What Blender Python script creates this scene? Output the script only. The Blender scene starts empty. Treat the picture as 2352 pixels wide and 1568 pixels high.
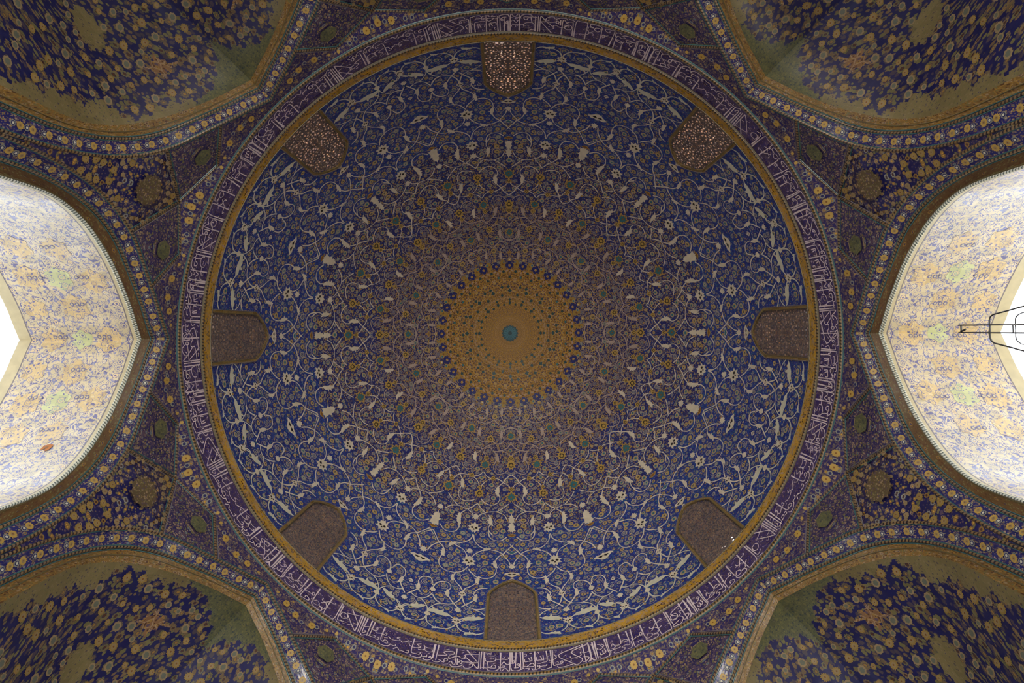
import bpy, math, random, json
import numpy as np
from mathutils import Matrix, Vector

# ------------------------------------------------------------------ camera
EYE = 1.5                        # eye height over the floor
F_PX, W_PX = 1369.0, 2352.0
TILT, YAW = math.atan(52 / F_PX), math.radians(-0.45)
A = 11.25                        # half width of the chamber, radius of the dome
S = bpy.context.scene
cam_data = bpy.data.cameras.new('camera')
cam = bpy.data.objects.new('camera', cam_data)
S.collection.objects.link(cam)
S.camera = cam
cam_data.sensor_width = 36.0
cam_data.lens = F_PX / W_PX * 36.0
cam_data.shift_x = 4.5 / W_PX
cam_data.shift_y = -78.5 / W_PX
cam_data.clip_end = 500
look = np.array([0, -math.sin(TILT), math.cos(TILT)]); right = np.array([1.0, 0, 0]); down = np.cross(look, right)
Rg = np.array([[math.cos(YAW), -math.sin(YAW), 0], [math.sin(YAW), math.cos(YAW), 0], [0, 0, 1]])
look, right, down = look @ Rg, right @ Rg, down @ Rg
cam.matrix_world = Matrix([[right[i], -down[i], -look[i], (0, -0.2, EYE)[i]] for i in range(3)] + [[0, 0, 0, 1]])

# ------------------------------------------------------------------ light
S.view_settings.view_transform = 'Standard'
S.view_settings.look = 'None'
S.view_settings.gamma = 1.0
S.view_settings.use_curve_mapping = False
S.view_settings.exposure = EXPOSURE = 2.3
world = bpy.data.worlds.new('world'); S.world = world; world.use_nodes = True
bg = world.node_tree.nodes['Background']
bg.inputs[0].default_value = (0.86, 0.93, 1.0, 1); bg.inputs[1].default_value = 0.75
sun_d = bpy.data.lights.new('sun', 'SUN'); sun_d.energy = 19.0; sun_d.angle = math.radians(1); sun_d.color = (1, 0.96, 0.90)
sun = bpy.data.objects.new('sun', sun_d); S.collection.objects.link(sun)
sun.rotation_euler = Vector((0.08, -1.0, 0.72)).to_track_quat('Z', 'Y').to_euler()   # shines from the top-of-photo side
S.cycles.max_bounces = 7; S.cycles.diffuse_bounces = 5; S.cycles.glossy_bounces = 3
S.cycles.caustics_reflective = False; S.cycles.caustics_refractive = False
S.cycles.sample_clamp_indirect = 4.0

# ------------------------------------------------------------------ node helpers
class NT:
    def __init__(s, name):
        s.m = bpy.data.materials.new(name); s.m.use_nodes = True; s.t = s.m.node_tree
        s.b = s.t.nodes['Principled BSDF']
    def n(s, typ, **kw):
        nd = s.t.nodes.new(typ)
        for k, v in kw.items(): setattr(nd, k, v)
        return nd
    def put(s, sock, v):
        if hasattr(v, 'is_output'): s.t.links.new(v, sock)
        elif isinstance(v, (tuple, list)): sock.default_value = tuple(v) if len(v) != 3 or sock.type == 'VECTOR' else (*v, 1)
        else: sock.default_value = v
    def math(s, op, a, b=0.0, c=0.0):
        nd = s.n('ShaderNodeMath', operation=op); s.put(nd.inputs[0], a); s.put(nd.inputs[1], b); s.put(nd.inputs[2], c); return nd.outputs[0]
    def vec(s, op, a, b=(0, 0, 0), scale=None):
        nd = s.n('ShaderNodeVectorMath', operation=op); s.put(nd.inputs[0], a); s.put(nd.inputs[1], b)
        if scale is not None: s.put(nd.inputs[3], scale)
        return nd.outputs[0]
    def mix(s, f, a, b):
        nd = s.n('ShaderNodeMix', data_type='RGBA'); s.put(nd.inputs[0], f); s.put(nd.inputs[6], a); s.put(nd.inputs[7], b); return nd.outputs[2]
    def lt(s, a, b, soft=None):
        if soft is None: return s.math('LESS_THAN', a, b)
        nd = s.n('ShaderNodeMapRange'); s.put(nd.inputs[0], a); s.put(nd.inputs[1], b - soft); s.put(nd.inputs[2], b + soft); s.put(nd.inputs[3], 1.0); s.put(nd.inputs[4], 0.0); return nd.outputs[0]
    def vor(s, v, scale, feature='F1', rnd=1.0):
        nd = s.n('ShaderNodeTexVoronoi', voronoi_dimensions='2D', feature=feature); s.put(nd.inputs['Vector'], v)
        nd.inputs['Scale'].default_value = scale; nd.inputs['Randomness'].default_value = rnd; return nd
    def noise(s, v, scale, detail=2.0):
        nd = s.n('ShaderNodeTexNoise'); s.put(nd.inputs['Vector'], v); nd.inputs['Scale'].default_value = scale; nd.inputs['Detail'].default_value = detail; return nd
    def sep(s, v):
        nd = s.n('ShaderNodeSeparateXYZ'); s.put(nd.inputs[0], v); return nd.outputs
    def done(s, col, rough=0.3, spec=0.5, bump=None, bs=0.3):
        s.put(s.b.inputs['Base Color'], col); s.put(s.b.inputs['Roughness'], rough); s.b.inputs['Specular IOR Level'].default_value = spec
        if bump is not None:
            nd = s.n('ShaderNodeBump'); nd.inputs['Strength'].default_value = bs; nd.inputs['Distance'].default_value = 0.02
            s.put(nd.inputs['Height'], bump); s.put(s.b.inputs['Normal'], nd.outputs[0])
        return s.m

def floral(name, ground, speck, petals, hearts, fs, fr=(0.16, 0.34), ss=None, sr=0.33, vine=None, vs=1.0, vw=0.05, rough=0.28, outline=None, lobes=8, rnd=0.8, second=None, warp=0.12, spec=0.5, tilewear=0.12):
    """tilework: rosettes of random kinds over a ground crossed by vines and small blossoms. fs = rosettes per metre."""
    g = NT(name)
    uv = g.n('ShaderNodeUVMap').outputs[0]
    ss = ss or fs * 2.6
    # small blossoms
    w = g.noise(uv, fs * 1.4)
    wuv = g.vec('ADD', uv, g.vec('SCALE', g.vec('SUBTRACT', w.outputs['Color'], (0.5, 0.5, 0.5)), scale=warp * 2 / fs))
    b = g.vor(wuv, ss)
    bh = g.sep(b.outputs['Color'])
    r_s = g.math('MULTIPLY_ADD', bh[1], sr * 0.8, sr * 0.45)
    col = ground
    if second is not None:   # ground mottled with a second glaze colour
        col = g.mix(g.lt(g.noise(wuv, fs * 2.2, 1).outputs[0], 0.47, 0.06), ground, second)
    cs = g.mix(g.lt(bh[0], 0.5), speck[0], speck[1])
    if len(speck) > 2: cs = g.mix(g.lt(bh[2], 0.3), cs, speck[2])
    col = g.mix(g.lt(g.math('DIVIDE', b.outputs['Distance'], r_s), 1.0, 0.12), col, cs)
    if vine is not None:
        e = g.vor(wuv, vs, 'DISTANCE_TO_EDGE')
        col = g.mix(g.lt(e.outputs['Distance'], vw, vw * 0.3), col, vine)
    a = g.vor(uv, fs, rnd=rnd)
    ah = g.sep(a.outputs['Color'])
    d = g.sep(g.vec('SUBTRACT', g.vec('SCALE', uv, scale=1.0), a.outputs['Position']))
    ang = g.math('ARCTAN2', d[1], d[0])
    rad = g.math('MULTIPLY_ADD', g.math('POWER', ah[2], 1.6), fr[1] - fr[0], fr[0])
    lob = g.math('MULTIPLY_ADD', g.math('COSINE', g.math('MULTIPLY', ang, float(lobes))), 0.13, 0.92)
    t = g.math('DIVIDE', a.outputs['Distance'], g.math('MULTIPLY', rad, lob))
    pc = g.mix(g.lt(ah[0], 0.45), petals[0], petals[1])
    if len(petals) > 2: pc = g.mix(g.lt(ah[1], 0.3), pc, petals[2])
    hc = g.mix(g.lt(ah[1], 0.5), hearts[0], hearts[1])
    if outline is not None: col = g.mix(g.lt(t, 1.28, 0.05), col, outline)
    col = g.mix(g.lt(t, 1.0, 0.06), col, pc)
    col = g.mix(g.lt(t, 0.52, 0.05), col, outline if outline is not None else ground)
    col = g.mix(g.lt(t, 0.40, 0.06), col, hc)
    # kiln variation from tile to tile, and a slightly uneven glaze
    tl = g.vor(uv, 3.2, rnd=0.25)
    f = g.math('MULTIPLY_ADD', g.sep(tl.outputs['Color'])[0], tilewear * 2, 1.0 - tilewear)
    col = g.vec('SCALE', col, scale=f)
    rr = g.math('MULTIPLY_ADD', g.sep(tl.outputs['Color'])[1], 0.22, rough - 0.06)
    hgt = g.noise(uv, 5.0, 1).outputs[0]
    return g.done(col, rr, spec, hgt, 0.25)

def plain(name, col, rough=0.35, spec=0.5, var=0.12):
    g = NT(name)
    co = g.n('ShaderNodeTexCoord').outputs['Object']
    f = g.math('MULTIPLY_ADD', g.noise(co, 4.0, 3).outputs[0], var * 4, 1 - var * 2)
    return g.done(g.vec('SCALE', tuple(col), scale=f), rough, spec)

def rope_mat(name, light, light2, dark, period=0.118, slant=0.5, edge=None):
    """twisted rope moulding in glazed pieces; u runs along it in metres, v across from 0 to 1"""
    g = NT(name)
    uv = g.sep(g.n('ShaderNodeUVMap').outputs[0])
    ph = g.math('ADD', g.math('DIVIDE', uv[0], period), g.math('MULTIPLY', uv[1], slant))
    fr = g.math('FRACT', ph); cell = g.math('FLOOR', ph)
    wn = g.n('ShaderNodeTexWhiteNoise', noise_dimensions='1D'); g.put(wn.inputs['W'], cell)
    c = g.mix(wn.outputs[0], light, light2)
    c = g.mix(g.lt(fr, 0.42, 0.05), c, dark)
    if edge is not None:
        c = g.mix(g.lt(g.math('ABSOLUTE', g.math('SUBTRACT', uv[1], 0.5)), 0.36, 0.02), edge, c)
    return g.done(c, 0.3, 0.5)

# ------------------------------------------------------------------ glaze colours (linear)
NAVY = (0.012, 0.014, 0.11); BLUE = (0.014, 0.021, 0.175); TEAL = (0.03, 0.16, 0.20); COB = (0.02, 0.05, 0.26)
CREAM = (0.60, 0.53, 0.40); PINK = (0.36, 0.25, 0.21); YEL = (0.52, 0.30, 0.035); OCH = (0.26, 0.15, 0.03)
GREY = (0.24, 0.24, 0.20); OLIVE = (0.14, 0.125, 0.05); BROWN = (0.075, 0.03, 0.012); PURP = (0.085, 0.055, 0.085); DARK = (0.012, 0.008, 0.008)
SAND = (0.28, 0.20, 0.12)
M = {}
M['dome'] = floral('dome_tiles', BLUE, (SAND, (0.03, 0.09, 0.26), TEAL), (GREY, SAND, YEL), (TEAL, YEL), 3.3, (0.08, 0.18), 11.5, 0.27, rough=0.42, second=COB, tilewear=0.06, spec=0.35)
M['dome_mid'] = floral('dome_middle_tiles', (0.013, 0.017, 0.135), (SAND, (0.03, 0.09, 0.26), YEL), (SAND, GREY, YEL), (TEAL, YEL), 3.5, (0.10, 0.22), 11.0, 0.29, rough=0.42, second=NAVY, tilewear=0.06, spec=0.35)  # middle ring darkened: the fading light is put into the tile colour
M['dome_fine'] = floral('dome_crown_tiles', (0.011, 0.012, 0.09), (SAND, PINK, YEL), (SAND, GREY, OCH), (TEAL, YEL), 3.6, (0.12, 0.24), 11.0, 0.31, vine=(0.2, 0.15, 0.14), vs=2.1, vw=0.028, rough=0.42, second=(0.013, 0.016, 0.12), tilewear=0.06, spec=0.35)  # crown ring darker still, painting in the light's fall-off
M['medallion'] = floral('medallion_tiles', (0.36, 0.19, 0.03), (PURP, PINK, BROWN), (SAND, PINK, OCH), (PURP, NAVY), 4.2, (0.12, 0.22), 9.0, 0.40, vine=YEL, vs=3.5, vw=0.05, rough=0.6, spec=0.25, second=(0.20, 0.10, 0.035))
M['gold'] = floral('gold_band_tiles', (0.42, 0.24, 0.03), (PINK, SAND, BROWN), (PURP, PINK), (YEL, SAND), 3.8, (0.18, 0.32), 10.0, 0.36, vine=YEL, vs=4.0, vw=0.06, rough=0.28)
M['script'] = floral('inscription_tiles', (0.028, 0.02, 0.15), (PURP, (0.2, 0.14, 0.2)), (PURP, PINK), (NAVY, BLUE), 5.5, (0.08, 0.2), 13.0, 0.26, vine=PURP, vs=5.0, vw=0.06, rough=0.30, second=(0.045, 0.025, 0.10))
M['pend'] = floral('pendentive_tiles', (0.028, 0.022, 0.10), (PURP, (0.14, 0.11, 0.10), SAND), (SAND, GREY, PURP), (YEL, PURP), 3.4, (0.14, 0.26), 12.0, 0.44, vine=(0.11, 0.08, 0.085), vs=4.2, vw=0.05, rough=0.55, spec=0.15)
M['kite'] = floral('kite_panel_tiles', (0.014, 0.013, 0.075), ((0.15, 0.10, 0.06), PURP, OLIVE), (SAND, OCH, GREY), (YEL, BROWN), 4.4, (0.20, 0.34), 11.0, 0.36, rough=0.30)
M['fine'] = floral('small_panel_tiles', (0.022, 0.018, 0.085), (PURP, SAND, OLIVE), (SAND, OLIVE, GREY), (OCH, TEAL), 5.0, (0.14, 0.26), 14.0, 0.42, vine=PURP, vs=3.2, vw=0.04, rough=0.40, spec=0.3)
M['arch'] = floral('arch_band_tiles', (0.02, 0.02, 0.11), (PURP, (0.15, 0.11, 0.09), SAND), (GREY, SAND, OCH), (YEL, TEAL), 5.0, (0.14, 0.26), 13.0, 0.38, rough=0.17, spec=0.6, tilewear=0.2)
M['arch_dull'] = floral('wall_arch_band_tiles', (0.02, 0.02, 0.11), (PURP, (0.15, 0.11, 0.09), SAND), (GREY, SAND, OCH), (YEL, TEAL), 5.0, (0.14, 0.26), 13.0, 0.38, rough=0.5, spec=0.2, tilewear=0.2)
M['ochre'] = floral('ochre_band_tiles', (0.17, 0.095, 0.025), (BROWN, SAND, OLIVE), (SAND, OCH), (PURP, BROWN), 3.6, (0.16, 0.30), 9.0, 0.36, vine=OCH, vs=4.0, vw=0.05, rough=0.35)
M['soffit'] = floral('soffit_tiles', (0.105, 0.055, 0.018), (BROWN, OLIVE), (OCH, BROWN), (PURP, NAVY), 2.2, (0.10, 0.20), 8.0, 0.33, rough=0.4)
M['squinch'] = floral('squinch_tiles', (0.010, 0.011, 0.075), (OLIVE, (0.15, 0.10, 0.05), (0.06, 0.045, 0.06)), ((0.17, 0.12, 0.05), OLIVE, (0.12, 0.09, 0.05)), (BROWN, OCH), 2.6, (0.20, 0.34), 6.5, 0.40, rough=0.34, warp=0.2, lobes=10)
M['olive'] = floral('olive_cartouche_tiles', (0.165, 0.13, 0.055), (OLIVE, (0.19, 0.15, 0.08), (0.07, 0.06, 0.06)), (OLIVE, (0.19, 0.15, 0.08)), (OLIVE, NAVY), 3.5, (0.05, 0.16), 13.0, 0.27, rough=0.38)
M['green'] = floral('green_cartouche_tiles', (0.085, 0.09, 0.045), (OLIVE, (0.04, 0.05, 0.05)), (OLIVE, (0.12, 0.11, 0.07)), (OLIVE, (0.05, 0.06, 0.05)), 3.5, (0.1, 0.2), 12.0, 0.36, vine=(0.11, 0.11, 0.05), vs=5.0, vw=0.05, rough=0.38)
M['brownpanel'] = floral('brown_cartouche_tiles', (0.19, 0.10, 0.045), (OCH, BROWN, PURP), (SAND, OCH), (BROWN, PURP), 4.0, (0.12, 0.22), 9.0, 0.36, vine=SAND, vs=4.5, vw=0.05, rough=0.38)
VB = (0.13, 0.13, 0.33); VC = (0.64, 0.56, 0.38)
M['vault'] = floral('vault_tiles', VC, (VB, (0.22, 0.24, 0.46), VC), (VC, (0.76, 0.62, 0.36), (0.70, 0.66, 0.52)), (VB, (0.78, 0.60, 0.3)), 3.4, (0.16, 0.28), 8.5, 0.36, vine=(0.13, 0.14, 0.37), vs=5.2, vw=0.03, rough=0.16, outline=VB, warp=0.75)
M['vault_yellow'] = floral('vault_yellow_tiles', (0.66, 0.51, 0.26), (VB, (0.72, 0.6, 0.35)), ((0.70, 0.56, 0.28), (0.68, 0.50, 0.21)), (VB, (0.7, 0.54, 0.28)), 3.2, (0.2, 0.32), 8.0, 0.28, rough=0.25, outline=(0.2, 0.19, 0.34), warp=0.4, vine=(0.35, 0.3, 0.35), vs=5.0, vw=0.02)
M['vault_green'] = floral('vault_green_tiles', (0.55, 0.60, 0.33), (VB, (0.6, 0.6, 0.35)), ((0.62, 0.62, 0.36), (0.72, 0.64, 0.36)), (VB, (0.5, 0.6, 0.4)), 3.2, (0.2, 0.3), 7.0, 0.20, rough=0.25, outline=(0.25, 0.3, 0.4), warp=0.4)
M['vault_edge'] = plain('vault_border_tiles', (0.56, 0.50, 0.32), 0.3)
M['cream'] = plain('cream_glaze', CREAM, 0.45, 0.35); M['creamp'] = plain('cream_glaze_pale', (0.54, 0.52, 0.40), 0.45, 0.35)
M['creamd'] = plain('dull_cream_glaze', (0.38, 0.34, 0.25), 0.45, 0.35); M['roseflower'] = plain('dull_rose_glaze', (0.25, 0.19, 0.14), 0.45, 0.35); M['medblue'] = plain('medallion_blue_glaze', (0.013, 0.017, 0.125), 0.45, 0.35); M['medyel'] = plain('medallion_yellow_glaze', (0.33, 0.20, 0.035), 0.5, 0.3); M['rosecream'] = plain('rose_cream_glaze', (0.40, 0.31, 0.25), 0.45, 0.35); M['grey'] = plain('grey_glaze', GREY, 0.45, 0.35); M['yel'] = plain('yellow_glaze', (0.42, 0.27, 0.065), 0.45, 0.35); M['teal'] = plain('turquoise_glaze', (0.03, 0.13, 0.16), 0.45, 0.35)
M['dark'] = plain('dark_manganese_glaze', DARK, 0.45, 0.35); M['brown'] = plain('brown_glaze', (0.20, 0.085, 0.015), 0.45, 0.35)
M['navy'] = plain('navy_glaze', (0.012, 0.013, 0.085), 0.45, 0.35); M['blue'] = plain('blue_glaze', BLUE, 0.45, 0.35); M['deepteal'] = plain('deep_teal_glaze', (0.012, 0.05, 0.06), 0.45, 0.35)
M['letter'] = plain('white_lettering_glaze', (0.68, 0.58, 0.60), 0.4); M['fillet'] = plain('pale_fillet_glaze', (0.17, 0.15, 0.17), 0.25)
M['tealline'] = plain('turquoise_fillet_glaze', (0.05, 0.12, 0.13), 0.25); M['olivedge'] = plain('olive_fillet_glaze', (0.13, 0.10, 0.045), 0.3)
M['rope'] = rope_mat('gold_rope_tiles', (0.27, 0.15, 0.035), (0.20, 0.14, 0.07), DARK, 0.118, 0.3, edge=(0.13, 0.10, 0.045))
M['ropearch'] = rope_mat('arch_rope_tiles', (0.22, 0.135, 0.045), (0.19, 0.14, 0.09), (0.018, 0.012, 0.02), 0.105, 0.5)
M['ropevault'] = rope_mat('turquoise_rope_tiles', (0.78, 0.78, 0.68), (0.70, 0.74, 0.68), (0.10, 0.13, 0.12), 0.085, 0.6)
M['lattice'] = floral('lattice_faience', (0.16, 0.115, 0.10), (PURP, (0.05, 0.06, 0.09), SAND), (SAND, (0.24, 0.12, 0.06)), ((0.05, 0.1, 0.12), PURP), 5.0, (0.12, 0.24), 13.0, 0.36, vine=(0.05, 0.05, 0.07), vs=4.5, vw=0.06, rough=0.5)
M['winframe'] = floral('window_border_tiles', (0.19, 0.125, 0.04), (OLIVE, SAND), (OCH, SAND), (BROWN, OCH), 6.0, (0.1, 0.2), 14.0, 0.3, rough=0.3)
M['kitegold'] = floral('kite_rosette_tiles', (0.095, 0.065, 0.03), (OLIVE, SAND, PURP, ), (SAND, (0.16, 0.11, 0.05)), (OLIVE, YEL), 6.0, (0.12, 0.22), 14.0, 0.36, rough=0.4)
M['floor'] = plain('stone_floor', (0.20, 0.195, 0.19), 0.7); M['court'] = plain('darkened_court_paving', (0.065, 0.062, 0.056), 0.8); M['forecourt'] = plain('forecourt_bounce_paving', (0.66, 0.65, 0.62), 0.8)  # unseen court darkened and forecourt paled to shape the bounced light
M['wall'] = floral('wall_tiles', (0.05, 0.05, 0.18), (SAND, TEAL), (YEL, CREAM), (TEAL, NAVY), 2.2, (0.2, 0.34), 5.5, 0.3, rough=0.3)
M['brick'] = plain('buff_brick', (0.36, 0.25, 0.15), 0.9); M['orange'] = plain('bare_orange_brick', (0.50, 0.20, 0.07), 0.9)
M['iron'] = plain('black_iron', (0.012, 0.010, 0.010), 0.45)
M['sq_yel'] = plain('ochre_yellow_glaze', (0.27, 0.175, 0.045), 0.4); M['sq_sand'] = plain('sand_glaze', (0.26, 0.19, 0.10), 0.35); M['sq_grey'] = plain('grey_green_glaze', (0.12, 0.13, 0.10), 0.35)
M['vaultblue'] = plain('vault_blue_glaze', VB, 0.25)
g = NT('frosted_outer_screen')      # thin plaster-and-glass outer screen that lets a little daylight through
tr = g.n('ShaderNodeBsdfTranslucent'); tr.inputs[0].default_value = (0.75, 0.48, 0.34, 1)
df = g.n('ShaderNodeBsdfDiffuse'); df.inputs[0].default_value = (0.30, 0.2, 0.15, 1)
mx = g.n('ShaderNodeMixShader'); mx.inputs[0].default_value = 0.42
g.t.links.new(df.outputs[0], mx.inputs[1]); g.t.links.new(tr.outputs[0], mx.inputs[2])
g.t.links.new(mx.outputs[0], g.t.nodes['Material Output'].inputs[0]); M['screen'] = g.m

# ------------------------------------------------------------------ mesh helpers
class MB:
    def __init__(s): s.v = []; s.uv = []; s.f = []; s.m = []; s.mats = []
    def mi(s, m):
        if m not in s.mats: s.mats.append(m)
        return s.mats.index(m)
    def add(s, P, faces, mat, uv=None):
        """P (n,3) in metres with z over the eye; faces lists of local indices"""
        b = len(s.v); P = np.asarray(P, float)
        s.v.extend(P.tolist())
        s.uv.extend((np.asarray(uv, float) if uv is not None else np.zeros((len(P), 2))).tolist())
        k = s.mi(mat)
        for f in faces: s.f.append([b + i for i in f]); s.m.append(k)
    def grid(s, P, mat, uv, keep=None, closed=False):
        n, m = P.shape[:2]; fs = []
        for i in range(n - 1):
            for j in range(m - 1):
                if keep is None or keep[i][j]: fs.append((i * m + j, (i + 1) * m + j, (i + 1) * m + j + 1, i * m + j + 1))
        s.add(P.reshape(-1, 3), fs, mat, uv.reshape(-1, 2))
    def star(s, p, e1, e2, r, mat, n=8, dip=0.72, uv=(0, 0), sy=1.0, rot=0.0):
        p = np.asarray(p, float); k = n * 2
        a = np.arange(k) * math.pi / n + rot; rr = np.where(np.arange(k) % 2 == 0, r, r * dip)
        X = rr * np.cos(a); Y = rr * np.sin(a) * sy
        P = p + X[:, None] * e1 + Y[:, None] * e2
        s.add(P, [list(range(k))], mat, np.stack([X + uv[0], Y + uv[1]], 1))
    def blob(s, p, e1, e2, pts, mat, off=(0, 0)):
        pts = np.asarray(pts, float)
        P = np.asarray(p) + pts[:, :1] * e1 + pts[:, 1:] * e2
        s.add(P, [list(range(len(pts)))], mat, pts + np.asarray(off))
    def ribbon(s, P, N, w, mat, uvrow=False):
        """flat strip of half width w (number or list) along points P, facing N"""
        P = np.asarray(P, float); N = np.asarray(N, float); T = np.gradient(P, axis=0)
        B = np.cross(T, N); B /= np.linalg.norm(B, axis=1)[:, None] + 1e-12
        w = np.broadcast_to(np.asarray(w, float), (len(P),))[:, None]
        L = np.concatenate([[0], np.cumsum(np.linalg.norm(np.diff(P, axis=0), axis=1))])
        V = np.concatenate([P - B * w, P + B * w]); n = len(P)
        s.add(V, [(i, i + 1, n + i + 1, n + i) for i in range(n - 1)], mat, np.concatenate([np.stack([L, L * 0], 1), np.stack([L, L * 0 + 1], 1)]))
    def half_round(s, P, N, w, h, mat, seg=4):
        """a half-round moulding laid on a surface with normal N"""
        P = np.asarray(P, float); N = np.asarray(N, float); T = np.gradient(P, axis=0)
        B = np.cross(T, N); B /= np.linalg.norm(B, axis=1)[:, None] + 1e-12
        L = np.concatenate([[0], np.cumsum(np.linalg.norm(np.diff(P, axis=0), axis=1))])
        G = []; U = []
        for k in range(seg + 1):
            a = math.pi * k / seg
            G.append(P + B * (-w * math.cos(a)) + N * (h * math.sin(a) + 0.004)); U.append(np.stack([L, L * 0 + k / seg], 1))
        s.grid(np.stack(G), mat, np.stack(U))
    def build(s, name, parent=None, smooth=False, **props):
        me = bpy.data.meshes.new(name)
        V = np.array(s.v, np.float32); V[:, 2] += EYE
        loops = np.fromiter((i for f in s.f for i in f), np.int32)
        tot = np.array([len(f) for f in s.f], np.int32); start = np.concatenate([[0], np.cumsum(tot)[:-1]]).astype(np.int32)
        me.vertices.add(len(V)); me.vertices.foreach_set('co', V.ravel())
        me.loops.add(len(loops)); me.loops.foreach_set('vertex_index', loops)
        me.polygons.add(len(tot)); me.polygons.foreach_set('loop_start', start); me.polygons.foreach_set('loop_total', tot)
        me.polygons.foreach_set('material_index', np.array(s.m, np.int32))
        me.polygons.foreach_set('use_smooth', np.full(len(tot), smooth))
        me.update(calc_edges=True)
        ul = me.uv_layers.new(name='UVMap'); UV = np.array(s.uv, np.float32)[loops]; ul.data.foreach_set('uv', UV.ravel())
        for m in s.mats: me.materials.append(M[m])
        o = bpy.data.objects.new(name, me); S.collection.objects.link(o)
        if parent is not None: o.parent = parent
        for k, v in props.items(): o[k] = v
        return o

def mirror_map(P): return P
Z0, HD = 22.4, 14.1
def dome_pt(th, ph, off=0.0):
    """th in radians round the dome, ph profile angle; returns point and inward normal"""
    th = np.asarray(th, float); ph = np.asarray(ph, float) + 0 * th; th = th + 0 * ph
    rho = A * np.cos(ph); z = Z0 + HD * np.sin(ph)
    nr = HD * np.cos(ph); nz = A * np.sin(ph); l = np.hypot(nr, nz); nr = -nr / l; nz = -nz / l
    P = np.stack([rho * np.cos(th), rho * np.sin(th), z], -1); N = np.stack([nr * np.cos(th), nr * np.sin(th), nz], -1)
    return P + N * off, N
def dome_frame(th, ph):
    P, N = dome_pt(th, ph); e1 = np.array([-math.sin(th), math.cos(th), 0.0]); e2 = np.cross(N, e1)
    return P, N, e1, e2
def ph_of_px(r):    # profile angle whose ring is seen at r pixels' angle from the zenith (size bookkeeping only)
    lo, hi = 0.0, math.pi / 2
    for _ in range(50):
        m = (lo + hi) / 2
        if A * math.cos(m) / (Z0 + HD * math.sin(m)) * F_PX > r: lo = m
        else: hi = m
    return lo
def smooth_line(pts, n=6):
    """Catmull-Rom through the points"""
    P = np.asarray(pts, float)
    if len(P) < 3:
        t = np.linspace(0, 1, 4)[:, None]; return P[0] * (1 - t) + P[-1] * t
    Q = np.vstack([2 * P[0] - P[1], P, 2 * P[-1] - P[-2]]); out = []
    for i in range(1, len(Q) - 2):
        for t in np.linspace(0, 1, n, endpoint=False):
            a, b, c, d = Q[i - 1:i + 3]
            out.append(0.5 * ((2 * b) + (c - a) * t + (2 * a - 5 * b + 4 * c - d) * t * t + (3 * b - a - 3 * c + d) * t ** 3))
    out.append(P[-1]); return np.array(out)
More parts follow.
